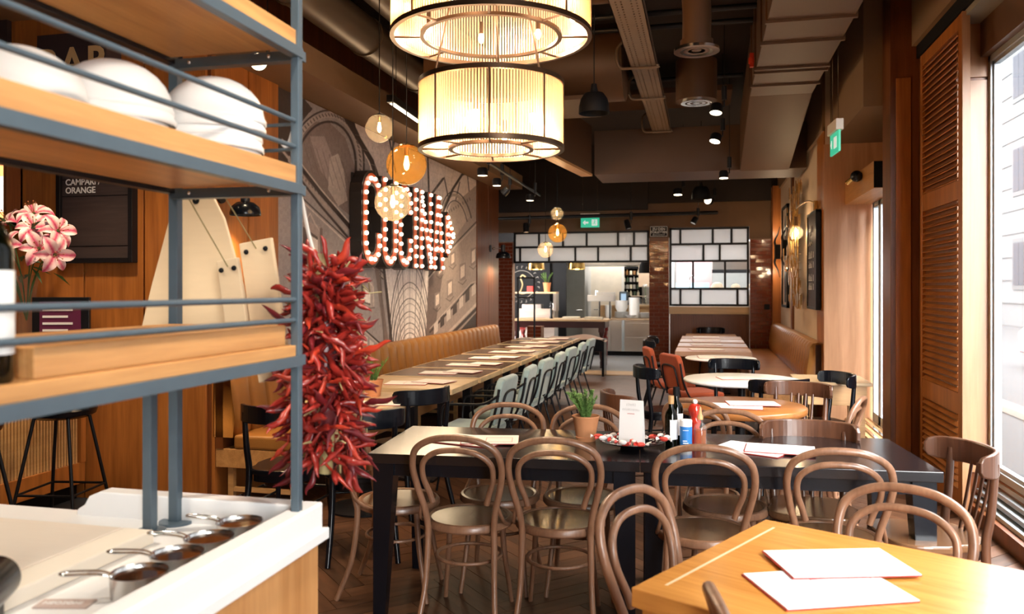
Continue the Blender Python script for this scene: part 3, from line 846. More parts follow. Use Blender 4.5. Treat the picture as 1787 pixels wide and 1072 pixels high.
# ================================================================ LEFT WALL: mural, sign, bar
# ---- mural print: black and white arcade, rasterised by drawing code into a colour attribute
def mural():
    Y0, Y1, Z0, Z1 = 5.84, 11.60, .90, 3.14
    ny, nz = 640, 300
    ys = np.linspace(Y0, Y1, ny + 1); zs = np.linspace(Z0, Z1, nz + 1)
    a = rad(13.5); X = -3.34
    Yg, Zg = np.meshgrid(ys, zs, indexing='ij')
    # drawing plane: the print's own foreshortened sketch coordinates
    D = -X * math.sin(a) + Yg * math.cos(a)
    U = 893.5 + 1400 * (X * math.cos(a) + Yg * math.sin(a)) / D
    V = 503 - 1400 * (Zg - 1.52) / D
    C_ = np.zeros(U.shape + (3,)); C_[:] = (.50, .43, .40)
    rng = np.random.RandomState(4)
    def inside(poly):
        m = np.zeros(U.shape, bool); n = len(poly); j = n - 1
        for i in range(n):
            xi, yi = poly[i]; xj, yj = poly[j]
            c = ((yi > V) != (yj > V)) & (U < (xj - xi) * (V - yi) / ((yj - yi) if yj != yi else 1e-9) + xi)
            m ^= c; j = i
        return m
    def fill(poly, c, al=1.0):
        m = inside(poly); C_[m] = C_[m] * (1 - al) + np.array(c) * al
    def dist(pts):
        d = np.full(U.shape, 1e9)
        for (x0, y0), (x1, y1) in zip(pts[:-1], pts[1:]):
            dx, dy = x1 - x0, y1 - y0; L2 = dx * dx + dy * dy + 1e-9
            t = np.clip(((U - x0) * dx + (V - y0) * dy) / L2, 0, 1)
            d = np.minimum(d, np.hypot(U - x0 - t * dx, V - y0 - t * dy))
        return d
    def line(pts, w, c, al=1.0):
        k = np.clip(w / 2 + .5 - dist(pts), 0, 1)[..., None] * al
        C_[:] = C_ * (1 - k) + np.array(c) * k
    def arc(cx, cy_, rx, ry, a0, a1, n=26, tilt=0):
        out = []
        for i in range(n + 1):
            t = rad(a0 + (a1 - a0) * i / n)
            x, y = rx * math.cos(t), -ry * math.sin(t)
            out.append((cx + x * math.cos(tilt) - y * math.sin(tilt), cy_ + x * math.sin(tilt) + y * math.cos(tilt)))
        return out
    DK = (.035, .022, .02); MD = (.17, .125, .11); LT = (.66, .56, .50); GR = (.30, .26, .25)
    # sky and glass roof
    fill([(560, 160), (860, 250), (860, 640), (560, 640)], (.70, .60, .55))
    # left facade
    fill([(470, 100), (520, 160), (575, 195), (612, 215), (645, 290), (668, 440), (690, 640), (460, 640)], GR)
    fill([(470, 100), (520, 160), (545, 190), (520, 220), (500, 300), (470, 300)], (.05, .035, .03))
    fill([(505, 292), (518, 240), (545, 212), (575, 214), (602, 240), (622, 300), (640, 400)], (.21, .16, .145))
    fill([(540, 238), (566, 238), (600, 330), (600, 350), (560, 300)], (.32, .25, .23))
    fill([(575, 275), (590, 268), (600, 300), (606, 350), (590, 360), (572, 330)], (.44, .37, .33))
    for k in range(7): line([(530 + k * 11, 250 + k * 5), (545 + k * 12, 300 + k * 8)], 1.4, (.14, .10, .09), .6)
    line(arc(566, 300, 62, 100, 178, 0, 30, .12), 9, (.40, .33, .30))
    line(arc(566, 300, 68, 108, 178, 0, 30, .12), 3, DK)
    line(arc(566, 302, 54, 90, 178, 0, 30, .12), 4, DK)
    for i, (x, y) in enumerate(arc(566, 300, 62, 100, 172, 6, 34, .12)): line([(x - 1.2, y - 2), (x + 1.2, y + 2)], 2.2, DK, .8)
    line([(600, 200), (648, 280), (668, 340)], 8, DK)
    line([(612, 195), (622, 240)], 5, DK)
    # cornices
    line([(492, 250), (560, 338), (665, 460)], 7, DK); line([(492, 243), (560, 331), (665, 453)], 2, LT, .8)
    line([(492, 262), (560, 350), (665, 475)], 4, (.36, .29, .26)); line([(492, 272), (560, 360), (668, 486)], 4, DK)
    line([(500, 320), (580, 395), (670, 478)], 2.2, DK); line([(500, 326), (580, 401), (670, 486)], 2, LT, .7)
    for k in range(30):
        x = 506 + k * 5.4; y = 300 + k * 5.4 * 1.02 - 14
        line([(x, y), (x + 1, y + 3)], 1.5, DK, .8)
    # window surrounds on the left facade
    for (x, y, w, h, s) in ((541, 420, 13, 50, .95), (638, 512, 8, 36, 1.0), (607, 470, 8, 36, 1.0), (576, 590, 12, 40, .9)):
        fill([(x - w - 7, y - h * .55 - 14), (x + w + 5, y - h * .35 - 6), (x + w + 5, y + h * .62 + 10), (x - w - 7, y + h * .5)], (.36, .295, .27))
        line([(x - w - 7, y - h * .2), (x - w - 6, y - h * .6), (x - w * .5, y - h * .75), (x, y - h * .95), (x + w * .6, y - h * .6), (x + w + 5, y - h * .3), (x + w + 6, y + h * .6)], 2, (.50, .42, .38))
        line([(x - w - 9, y + h * .5), (x, y + h * .75), (x + w + 7, y + h * .7)], 2, DK, .7)
        fill([(x - w, y - h * .5), (x + w, y - h * .12), (x + w, y + h * .6), (x - w, y + h * .42)], (.09, .065, .06))
        fill([(x - w * .4, y - h * .25), (x + w, y - h * .02), (x + w, y + h * .5), (x - w * .4, y + h * .4)], (.74, .66, .60))
    line([(560, 400), (566, 640)], 5, MD); line([(655, 452), (680, 640)], 7, MD); line([(668, 450), (688, 640)], 5, DK); line([(662, 450), (672, 640)], 2, (.12, .09, .08))
    line([(500, 540), (600, 590), (690, 640)], 3, DK); line([(600, 545), (665, 602)], 4, DK); line([(610, 555), (660, 600)], 2, LT, .7)
    for k in range(5): fill([(612 + k * 11, 566 + k * 9), (619 + k * 11, 571 + k * 9), (619 + k * 11, 588 + k * 9), (612 + k * 11, 584 + k * 9)], (.62, .54, .49))
    # glazed vault in the middle
    fill([(671, 462), (755, 462), (744, 520), (742, 606), (686, 606), (680, 540)], (.74, .66, .62))
    for (ax, top, hw) in ((715, 452, 36), (715, 493, 33), (715, 521, 29), (715, 544, 25), (715, 564, 20), (715, 581, 14)):
        hh = (606 - top)
        line(arc(ax, 606, hw, hh, 180, 0, 28), 1.5, DK); line(arc(ax, 608, hw - 3.4, hh - 7, 180, 0, 28), 1.0, MD)
    for x, xb in ((692, 700), (702, 706), (715, 715), (727, 723), (737, 730)): line([(x, 462), (xb, 600)], 1.2 if x != 715 else .9, MD, .9)
    for k in range(11): line([(675 + k * 7.4, 462), (690 + k * 4.6, 600)], .6, (.40, .32, .29), .7)
    # big iron ribs across the sky
    line([(655, 350), (690, 362), (725, 357), (752, 340), (773, 312)], 4, (.07, .05, .045))
    line([(657, 345), (692, 357), (724, 351), (750, 334), (770, 308)], 1, LT, .8)
    for (x0, y0, x1, y1, w) in ((746, 270, 749, 358, 3), (690, 235, 676, 300, 3), (775, 310, 783, 350, 2), (802, 318, 795, 350, 2), (672, 205, 690, 300, 2.5), (815, 300, 820, 350, 1.6)):
        line([(x0, y0), (x1, y1)], w, DK)
    for k in range(14): line([(640 + k * 14, 190 + k * 8), (660 + k * 11, 330 + k * 3)], .6, (.44, .36, .32), .6)
    for k in range(5): line([(620, 235 + k * 22), (700, 262 + k * 20), (790, 300 + k * 12)], .6, (.44, .36, .32), .5)
    # right facade
    fill([(770, 430), (775, 380), (800, 350), (835, 320), (840, 640), (742, 640), (748, 520)], (.36, .285, .25))
    fill([(748, 470), (775, 460), (750, 640), (741, 640)], (.15, .11, .10))
    fill([(775, 395), (788, 352), (806, 345), (818, 380), (790, 420)], (.52, .42, .36))
    line(arc(797, 400, 24, 60, 175, 20, 24, -.1), 5, (.42, .34, .29)); line(arc(797, 400, 28, 66, 175, 15, 24, -.1), 1.8, DK); line(arc(797, 402, 20, 52, 175, 15, 24, -.1), 1.5, DK)
    line([(772, 372), (790, 330), (806, 305), (835, 296)], 4, DK)
    for k in range(12): line([(775 + k * 4, 372 - k * 2.4), (776 + k * 4, 376 - k * 2.4)], 1.6, DK, .7)
    line([(748, 482), (790, 430), (840, 378)], 2, DK); line([(748, 486), (790, 435), (840, 383)], 1.6, LT, .6)
    for (x, y, w, h) in ((763, 524, 3, 15), (785, 504, 3.3, 17), (807, 475, 3.6, 17), (826, 448, 3, 17), (768, 470, 2.4, 12), (790, 452, 2.5, 13)):
        fill([(x - w - 2, y - h * .8), (x + w + 2, y - h), (x + w + 2, y + h * .7), (x - w - 2, y + h)], (.25, .19, .17))
        fill([(x - w, y - h * .5), (x + w, y - h * .8), (x + w, y + h * .4), (x - w, y + h * .7)], (.68, .57, .50))
        line([(x - w - 4, y + h), (x, y + h + 5), (x + w + 3, y + h * .8)], 1.2, DK, .8)
    line([(750, 580), (795, 530), (822, 498), (840, 492)], 3, DK)
    line([(750, 574), (795, 524), (822, 494), (840, 488)], 1.5, LT, .6)
    for k in range(7): fill([(757 + k * 11, 566 - k * 11), (764 + k * 11, 559 - k * 11), (764 + k * 11, 578 - k * 11), (757 + k * 11, 584 - k * 11)], (.07, .05, .045) if k % 2 else (.60, .52, .47))
    line([(758, 606), (795, 568), (840, 522)], 4, LT, .7); line([(762, 610), (799, 572), (840, 530)], 5, DK)
    fill([(772, 612), (800, 580), (840, 536), (840, 640), (760, 640)], (.04, .03, .028))
    # fine plaster and ornament noise of the print
    nz1 = rng.rand(ny // 4 + 2, nz // 4 + 2)
    n1 = nz1[np.ix_(np.arange(ny + 1) // 4, np.arange(nz + 1) // 4)]
    C_ *= (1.12 + .22 * n1)[..., None]
    C_ *= (.93 + .14 * rng.rand(ny + 1, nz + 1))[..., None]
    vs = np.empty((ny + 1, nz + 1, 3)); vs[..., 0] = 0; vs[..., 1] = Yg - Y0; vs[..., 2] = Zg
    idx = np.arange((ny + 1) * (nz + 1)).reshape(ny + 1, nz + 1)
    fs = np.stack([idx[:-1, :-1], idx[1:, :-1], idx[1:, 1:], idx[:-1, 1:]], -1).reshape(-1, 4)
    me = bpy.data.meshes.new('mural')
    me.vertices.add(vs.size // 3); me.vertices.foreach_set('co', vs.ravel())
    me.loops.add(fs.size); me.loops.foreach_set('vertex_index', fs.ravel())
    me.polygons.add(len(fs)); me.polygons.foreach_set('loop_start', np.arange(0, fs.size, 4))
    me.update(calc_edges=True)
    at_ = me.color_attributes.new('print', 'FLOAT_COLOR', 'POINT')
    at_.data.foreach_set('color', np.concatenate([np.clip(C_, 0, 1), np.ones(U.shape + (1,))], -1).astype(np.float32).ravel())
    m, nt, b = base_mat('mural_print')
    ca_ = N(nt, 'ShaderNodeVertexColor', layer_name='print')
    nt.links.new(ca_.outputs['Color'], b.inputs['Base Color'])
    b.inputs['Roughness'].default_value = .55
    me.materials.append(m)
    o = bpy.data.objects.new('wall_mural', me); COL.objects.link(o)
    o.location = (-3.338, Y0, 0)
    tag(o, 'large grey photo mural of a glass-roofed arcade covering the left wall', 'mural')
    # backing sheet
    part('mural_backing', MB().box(-.012, -.002, 0, Y1 - Y0, Z0, Z1), M['paper'], o)
mural()

# ---- bulb-lit letter sign "CUCINA" with an arrow
def thick(pts, w):
    """outline polygon around a polyline given in (u, z)"""
    Lf, Rt = [], []
    P = [Vector(p) for p in pts]
    for i, p in enumerate(P):
        d = (P[min(i + 1, len(P) - 1)] - P[max(i - 1, 0)]).normalized()
        n = Vector((-d.y, d.x))
        k = 1.0
        if 0 < i < len(P) - 1:
            d1 = (P[i] - P[i - 1]).normalized(); c = abs(Vector((-d1.y, d1.x)).dot(n)); k = 1 / max(c, .5)
        Lf.append(tuple(p + n * w / 2 * k)); Rt.append(tuple(p - n * w / 2 * k))
    return Lf + Rt[::-1]
sg = thing('marquee_sign', 'black bulb-lit letter sign with an arrow mounted on the mural', 'sign', (-3.20, 7.18, 1.745))
M['sign_side'] = mat('sign_black_metal', (.02, .015, .013), .45)
M['sign_face'] = mat('sign_red_face', (.55, .08, .02), .45)
H = .92
def arcp(cx, cz, rx, rz, a0, a1, n=8): return [(cx + rx * math.cos(rad(a0 + (a1 - a0) * i / n)), cz + rz * math.sin(rad(a0 + (a1 - a0) * i / n))) for i in range(n + 1)]
def letter(kind, u0, u1):
    w = u1 - u0; s = .105; rx = w / 2 - s / 2; cx = (u0 + u1) / 2
    if kind == 'C': return [[(u1 - s / 2, H - .33)] + arcp(cx, H - s / 2 - rx, rx, rx, 0, 180) + arcp(cx, s / 2 + rx, rx, rx, 180, 360) + [(u1 - s / 2, .33)]]
    if kind == 'U': return [[(u0 + s / 2, H)] + arcp(cx, s / 2 + rx, rx, rx, 180, 360) + [(u1 - s / 2, H)]]
    if kind == 'I': return [[(cx, 0), (cx, H)]]
    if kind == 'N': return [[(u0 + s / 2, 0), (u0 + s / 2, H)], [(u0 + s / 2, H - .06), (u1 - s / 2, .06)], [(u1 - s / 2, 0), (u1 - s / 2, H)]]
    if kind == 'A': return [[(u0 + s / 2, 0), (cx - .02, H)], [(u1 - s / 2, 0), (cx + .02, H)], [(u0 + .1, .26), (u1 - .1, .26)]]
    if kind == '>': return [[(u0 + .05, .22), (u0 + .05, .70)], [(u0 + .05, .70), (u1, .46)], [(u1, .46), (u0 + .05, .22)], [(u0 + .05, .46), (u1 - .05, .46)]]
bulb_me = MB().sphere((.014, 0, 0), .021, 10, 8).mesh('bulb'); bulb_me.materials.append(M['bulb'])
for (kind, u0, u1) in (('C', .0, .44), ('U', .48, .88), ('C', .92, 1.32), ('I', 1.36, 1.52), ('N', 1.58, 2.0), ('A', 2.04, 2.46), ('>', 2.54, 2.84)):
    L_ = None
    for st in letter(kind, u0, u1):
        side = MB().prism(thick(st, .150), -.13, -.005, 'x')
        if L_ is None: L_ = part('letter_case', side, M['sign_side'], sg)
        else: part('stroke_case', side, M['sign_side'], L_)
        part('letter_face', MB().prism(thick(st, .095), -.006, .001, 'x'), M['sign_face'], L_, 'red letter face')
        tot = sum((Vector(st[i + 1]) - Vector(st[i])).length for i in range(len(st) - 1))
        nb = max(2, int(round(tot / .098)))
        pos = [.03 + (tot - .06) * k / (nb - 1) for k in range(nb)]
        for q in pos:
            acc = 0
            for i in range(len(st) - 1):
                l = (Vector(st[i + 1]) - Vector(st[i])).length
                if acc + l >= q - 1e-6:
                    p = Vector(st[i]).lerp(Vector(st[i + 1]), (q - acc) / l); break
                acc += l
            part('bulb', bulb_me, None, L_, loc=(0, p.x, p.y))
part('back_plate', MB().box(-.135, -.12, .02, 2.52, .06, H - .02), M['sign_side'], sg)
light('sign_glow', 'AREA', (-3.05, 8.5, 2.2), 30, (1, .76, .45), rot=(0, rad(-90), 0), shape='RECTANGLE', size=.9, size_y=2.6)

# ---- black wall lamps
def wall_lamp(label, loc, s=1.0):
    t = thing('wall_lamp', label, 'lamp', loc)
    part('wall_plate', MB().lathe([(0, 0), (.055 * s, 0), (.05 * s, .02 * s), (0, .025 * s)], 20, M=Matrix.Rotation(rad(90), 4, 'Y')), M['black_metal'], t)
    part('arm', MB().tube([(.02, 0, 0), (.16 * s, 0, 0), (.2 * s, 0, -.01 * s)], .010 * s, 8).sphere((.06 * s, 0, 0), .022 * s, 10, 8), M['chrome'], t)
    part('socket', MB().cyl((.2 * s, 0, -.05 * s), .032 * s, .10 * s, 16), M['black_metal'], t)
    part('lamp_shade', MB().lathe([(.105 * s, -.14 * s), (.107 * s, -.125 * s), (.095 * s, -.08 * s), (.06 * s, -.05 * s), (.035 * s, -.045 * s)], 24, (.2 * s, 0, 0)).lathe([(.03 * s, -.05 * s), (.09 * s, -.085 * s), (.105 * s, -.14 * s)][::-1], 24, (.2 * s, 0, 0)), M['black_wood'], t)
    part('bulb', MB().sphere((.2 * s, 0, -.095 * s), .03 * s, 12, 8), M['filament'], t)
    light('wall_lamp_light', 'SPOT', (loc[0] + .2 * s, loc[1], loc[2] - .13 * s), 35, (1, .72, .40), spot_size=rad(130), spot_blend=.5, shadow_soft_size=.04)
    return t
wall_lamp('glossy black bell wall lamp left of the mural', (-3.33, 5.03, 2.17), 1.0)
wall_lamp('small black wall lamp on the dark panel beyond the mural', (-3.33, 12.35, 2.15), 1.1)

# ---- things on the bar-end wall
t = thing('bar_sign', 'dark sign board with BAR in gold block letters', 'sign', (-4.34, 4.82, 2.62))
part('sign_board', MB().box(-.29, .29, -.05, .10, 0, .70), mat('sign_plum', (.03, .018, .022), .6), t, bevel=.003)
bt = text('lettering', 'BAR', .30, M['letter_gold'], t, (-.275, -.055, .385), (rad(90), 0, 0), .002, bold=.006, spacing=1.12)
t = thing('drinks_board', 'black framed drinks board with white lettering on the wood wall', 'board', (-4.24, 4.90, 1.70))
part('board', MB().box(-.29, .29, -.01, .02, .02, .98), M['board_black'], t)
fr = MB().box(-.32, -.285, -.035, .03, 0, 1.0).box(.285, .32, -.035, .03, 0, 1.0).box(-.285, .285, -.035, .03, 0, .035).box(-.285, .285, -.035, .03, .965, 1.0)
part('board_frame', fr, M['black_metal'], t, bevel=.003)
for z in (.12, .48, .60, .84): part('groove', MB().box(-.285, .285, -.013, -.009, z, z + .004), M['black'], t)
text('lettering', 'CAMPARI /\nORANGE', .062, M['letter_white'], t, (-.255, -.013, .563), (rad(90), 0, 0), .001, bold=.0012)
text('lettering', '12,', .045, M['letter_white'], t, (.12, -.013, .57), (rad(90), 0, 0), .001, bold=.001)
# back-lit red display at far left
t = thing('lit_cabinet', 'small wall cabinet glowing orange at the left edge behind the bar', 'cabinet', (-5.12, 4.9, 1.98))
part('cabinet_frame', MB().box(-.25, .22, -.12, .02, 0, .03).box(-.25, .22, -.12, .02, .45, .48).box(.19, .22, -.12, .02, 0, .48).box(-.25, .22, 0, .02, 0, .48), M['panel_dark'], t, bevel=.002)
part('lit_panel', MB().box(-.24, .19, -.02, -.005, .03, .45), emis('lit_orange', (1.0, .35, .12), 2.2), t)
part('lit_card', MB().box(-.2, .02, -.06, -.05, .10, .36).box(.06, .16, -.06, -.05, .10, .36), emis('lit_cream', (1.0, .8, .6), 1.6), t)
tag(part('dark_panel', MB().box(-6.2, -5.0, 4.88, 4.92, 2.95, 3.9), mat('plum_panel', (.035, .022, .026), .6)), 'dark plum panel high at the far left of the wood wall', 'panel')

# ---- bar counter with ribbed front
bar = thing('bar_counter', 'wood bar with ribbed front and black toe board behind the shelf', 'counter', (-4.62, 2.6, 0))
part('carcass', MB().box(-.38, .24, -3, 2.31, .12, 1.06), M['panel'], bar)
part('bar_top', MB().box(-.42, .30, -3.02, 2.315, 1.06, 1.10), M['oak_y'], bar, bevel=.004)
part('plinth', MB().box(-.36, .20, -3, 2.31, 0, .12), M['black'], bar)
part('front_rail', MB().box(.24, .275, -3, 2.31, .12, .27), M['panel'], bar, bevel=.003)
sm_ = MB().box(.24, .262, -.008, .008, .27, 1.04).mesh('slat'); sm_.materials.append(M['oak'])
for k in range(96): part('slat', sm_, None, bar, loc=(0, 2.24 - k * .026, 0))
part('end_trim', MB().box(.24, .28, 2.26, 2.31, .27, 1.06), M['panel'], bar)

# lilies in a vase on the bar
fl = thing('lily_bouquet', 'bouquet of pink lilies in a glass vase on the bar', 'flowers', (-4.50, 4.55, 1.10))
part('vase', MB().lathe([(.0, 0), (.05, 0), (.055, .02), (.05, .30), (.075, .50), (.08, .51)], 24), M['clear_glass'], fl)
def petal_material(name, c0, c1):
    m, nt, b = base_mat(name); L = nt.links.new
    tc = N(nt, 'ShaderNodeTexCoord'); sx = N(nt, 'ShaderNodeSeparateXYZ'); L(tc.outputs['Object'], sx.inputs[0])
    ab = N(nt, 'ShaderNodeMath', operation='ABSOLUTE'); L(sx.outputs['Y'], ab.inputs[0])
    nz = N(nt, 'ShaderNodeTexNoise'); nz.inputs['Scale'].default_value = 60; L(tc.outputs['Object'], nz.inputs['Vector'])
    ma = N(nt, 'ShaderNodeMath', operation='MULTIPLY_ADD'); ma.inputs[1].default_value = 42; L(ab.outputs[0], ma.inputs[0])
    n2 = N(nt, 'ShaderNodeMath', operation='MULTIPLY_ADD'); n2.inputs[1].default_value = .5; n2.inputs[2].default_value = -.2; L(nz.outputs['Fac'], n2.inputs[0]); L(n2.outputs[0], ma.inputs[2])
    rp = N(nt, 'ShaderNodeValToRGB'); rp.color_ramp.elements[0].position = .15; rp.color_ramp.elements[0].color = tuple(c0) + (1,)
    rp.color_ramp.elements[1].position = 1.0; rp.color_ramp.elements[1].color = tuple(c1) + (1,)
    L(ma.outputs[0], rp.inputs['Fac']); L(rp.outputs['Color'], b.inputs['Base Color']); b.inputs['Roughness'].default_value = .5
    return m
M['petal'] = petal_material('lily_petal', (.55, .05, .14), (.86, .62, .62))
M['petal_light'] = petal_material('pale_lily_petal', (.62, .12, .2), (.86, .70, .68))
M['lily_leaf'] = mat('lily_leaf', (.05, .12, .03), .5, var=.4)
M['stamen'] = mat('lily_stamen', (.35, .12, .03), .6)
def petal_mesh(name, L_, w, curl, m_):
    vs, fs = [], []; n = 7
    for i in range(n + 1):
        t_ = i / n; ww = w * 1.15 * math.sin(math.pi * (t_ * .94 + .06) ** .8) * (1 if t_ < 1 else .02)
        x = L_ * (t_ - .18 * curl * t_ ** 3); z = L_ * (.55 * t_ - .62 * curl * t_ ** 2.4)
        for j in (-1, -.5, 0, .5, 1): vs.append((x, j * ww, z + .12 * ww * abs(j) * 2))
    for i in range(n):
        for j in range(4): fs.append((i * 5 + j, (i + 1) * 5 + j, (i + 1) * 5 + j + 1, i * 5 + j + 1))
    me = MB().add(vs, fs, True).mesh(name); me.materials.append(m_); return me
pA = petal_mesh('petal', .165, .036, 1.0, M['petal']); pB = petal_mesh('petal', .155, .026, 1.15, M['petal_light'])
stm = MB()
for k in range(6):
    a = k * math.pi / 3 + .3; stm.tube([(0, 0, 0), (.02 * math.cos(a), .02 * math.sin(a), .06), (.03 * math.cos(a), .03 * math.sin(a), .085)], .0015, 4).sphere((.031 * math.cos(a), .031 * math.sin(a), .087), .005, 6, 4)
stmm = stm.mesh('stamens'); stmm.materials.append(M['stamen'])
rl = random.Random(5)
for (x, y, z, ax, az) in ((.04, -.18, .48, 75, -10), (-.14, -.20, .50, 70, -60), (.24, -.14, .46, 80, 40), (-.04, -.10, .64, 50, -30), (.16, -.10, .60, 60, 30), (-.26, -.12, .62, 60, -70), (.30, -.05, .58, 70, 70), (.08, -.02, .70, 35, 20), (.34, -.12, .42, 95, 60), (-.3, -.16, .46, 85, -60)):
    f = part('lily', MB().tube([(0, 0, -.04), (0, 0, .012)], [.004, .012], 8), M['lily_leaf'], fl, loc=(x, y, z + .22), rot=(rad(ax), 0, rad(az)))
    for k in range(6):
        part('petal', pA if k % 2 == 0 else pB, None, f, 'pink streaked petal' if k % 2 == 0 else None, rot=(0, 0, k * math.pi / 3))
    part('stamens', stmm, None, f)
    part('flower_stem', MB().tube(spline([(0, 0, .2), (x * .3, y * .3, .50), (x, y, z + .22)], 5), .004, 6), M['lily_leaf'], fl)
for k in range(26):
    a = rl.uniform(0, 6.28); r0 = rl.uniform(.05, .22); z0 = rl.uniform(.45, .85)
    T = Matrix.Translation((r0 * math.cos(a), r0 * math.sin(a) - .06, z0)) @ Matrix.Rotation(a, 4, 'Z') @ Matrix.Rotation(rl.uniform(-.6, 1.0), 4, 'Y')
    vs = [T @ Vector(p) for p in ((0, 0, 0), (.06, .018, .01), (.15, 0, -.01), (.06, -.018, .01))]
    part('leaf', MB().add(vs, [(0, 1, 2, 3)]), M['lily_leaf'], fl)
# card display on the bar
t = thing('card_display', 'small black stand with a purple card of white text on the bar', 'stand', (-4.10, 4.45, 1.10), rotz=rad(18))
part('stand_frame', MB().box(-.20, .16, -.012, .02, 0, .36), M['black_metal'], t, bevel=.003)
part('card', MB().box(-.15, .11, -.017, -.013, .03, .33), mat('purple_card', (.11, .012, .05), .5), t)
for k in range(5): part('text_bar', MB().box(-.13, .06 - .03 * (k % 2), -.020, -.0175, .27 - k * .045, .285 - k * .045), M['letter_white'], t)

# ---- bar stools
def make_stool(loc, rz, label):
    t = thing('bar_stool', label, 'stool', loc, rz)
    seat = MB().lathe([(0, .70), (.16, .70), (.195, .72), (.205, .75), (.195, .775), (.15, .765), (0, .755)], 28)
    part('seat', seat, M['black_wood'], t)
    part('back_rail', MB().tube(spline([(-.20, -.02, .76), (-.21, -.14, .80), (0, -.24, .83), (.21, -.14, .80), (.20, -.02, .76)], 6), .011, 8), M['black_metal'], t)
    for sx in (-1, 1):
        for sy in (-1, 1):
            part('leg', MB().tube([(sx * .11, sy * .11, .71), (sx * .215, sy * .215, 0)], .011, 8), M['black_metal'], t)
    q = .11 + .105 * (1 - .24 / .71)
    for a, b in (((-q, -q), (q, -q)), ((q, -q), (q, q)), ((q, q), (-q, q)), ((-q, q), (-q, -q))):
        part('foot_rest', MB().tube([(a[0], a[1], .24), (b[0], b[1], .24)], .008, 6), M['black_metal'], t)
    return t
make_stool((-3.98, 4.30, 0), rad(100), 'black bar stool in front of the ribbed bar end')
make_stool((-4.02, 3.62, 0), rad(80), 'black bar stool cut off by the left edge of the picture')

# ---- left banquette
def make_banquette(name, label, x_wall, sgn, y0, y1, nch, top, seat_w, seat_z=.47):
    """sgn +1: seat projects to +x from the wall"""
    t = thing(name, label, 'banquette', (x_wall, y0, 0))
    Lg = y1 - y0; cw = Lg / nch
    # channel pillow: outline in x-z, bulging along y
    prof = [(.0, seat_z - .02), (.155, seat_z - .02), (.17, seat_z + .12), (.145, top - .14), (.135, top - .05), (.105, top - .006), (.06, top), (.0, top - .01)]
    vs, fs = [], []; n = 6
    for i in range(n + 1):
        tt = i / n; bul = (1 - (2 * tt - 1) ** 4)
        for (x, z) in prof:
            b_ = .026 * bul
            xx = x + (b_ if x > .03 else 0) - .018
            zz = z + (.012 * bul if z > top - .06 else 0)
            vs.append((sgn * xx, (tt - .5) * cw, zz))
    m_ = len(prof)
    for i in range(n):
        for k in range(m_ - 1): fs.append((i * m_ + k, i * m_ + k + 1, (i + 1) * m_ + k + 1, (i + 1) * m_ + k))
    fs.append(tuple(range(m_))); fs.append(tuple(range(n * m_, (n + 1) * m_))[::-1])
    if sgn < 0: fs = [f[::-1] for f in fs]
    cm = MB().add(vs, fs, True)
    cme = cm.mesh('back_channel'); cme.materials.append(M['leather'])
    for k in range(nch): part('back_channel', cme, None, t, loc=(0, (k + .5) * cw, 0))
    part('seat_cushion', MB().box(sgn * .14, sgn * seat_w, .0, Lg, seat_z - .10, seat_z), M['leather'] if sgn > 0 else M['round_wood'], t, bevel=.02, seg=3)
    part('seat_box', MB().box(0, sgn * (seat_w - .01), .005, Lg - .005, seat_z - .23, seat_z - .10), M['oak_y'], t, bevel=.003)
    part('back_board', MB().box(0, sgn * .06, .0, Lg, seat_z - .1, top - .02), M['panel_dark'], t)
    ng = max(3, int(Lg / 1.1))
    for k in range(ng + 1):
        y = .03 + (Lg - .10) * k / ng
        part('leg', MB().box(sgn * (seat_w - .06), sgn * (seat_w - .02), y, y + .04, 0, seat_z - .23), M['oak'], t)
        part('leg', MB().box(sgn * .08, sgn * .12, y, y + .04, 0, seat_z - .23), M['oak'], t)
        part('foot_rail', MB().box(sgn * .12, sgn * (seat_w - .06), y + .005, y + .035, .10, .13), M['oak'], t)
    return t
make_banquette('banquette', 'long tan leather channelled banquette along the mural wall', -3.32, 1, 4.96, 12.4, 34, .93, .62, .50)
# ================================================================ FOREGROUND COUNTER AND SHELF
ct = thing('serving_counter', 'white marble-topped counter with a wood front in the left foreground', 'counter', (-1.4, 1.0, 0))
# local coordinates are world minus (-1.4, 1.0)
part('cabinet', MB().box(-1.5, .375, -2.2, .985, .0, .85), M['oak'], ct)
for (y0, y1) in ((-2.2, -.9), (-.895, -.1), (-.095, .395), (.40, .985)): part('front_panel', MB().box(.375, .384, y0, y1, .02, .85), wood('counter_front_wood', (.50, .22, .07), (.70, .36, .14), 'z', .4, .9) if y0 < -2 else bpy.data.materials['counter_front_wood'], ct)
part('marble_top', MB().box(-1.5, .39, -2.2, .99, .85, .87), M['marble'], ct, bevel=.003)
part('front_lip', MB().box(.335, .392, -2.2, 1.0, .862, .940), M['marble'], ct, 'raised marble lip on the wood front side', bevel=.006)
part('lower_lip', MB().box(.37, .405, -2.2, 1.012, .838, .868), M['marble'], ct, bevel=.003)
pf = [(.335, .862), (.335, .94), (-.275, .94), (-.31, .925), (-.325, .90), (-.35, .885), (-.352, .862)]
part('rear_lip', MB().prism(pf, .945, 1.0, 'y'), M['marble'], ct, 'raised marble lip with a curved end', bevel=.004)

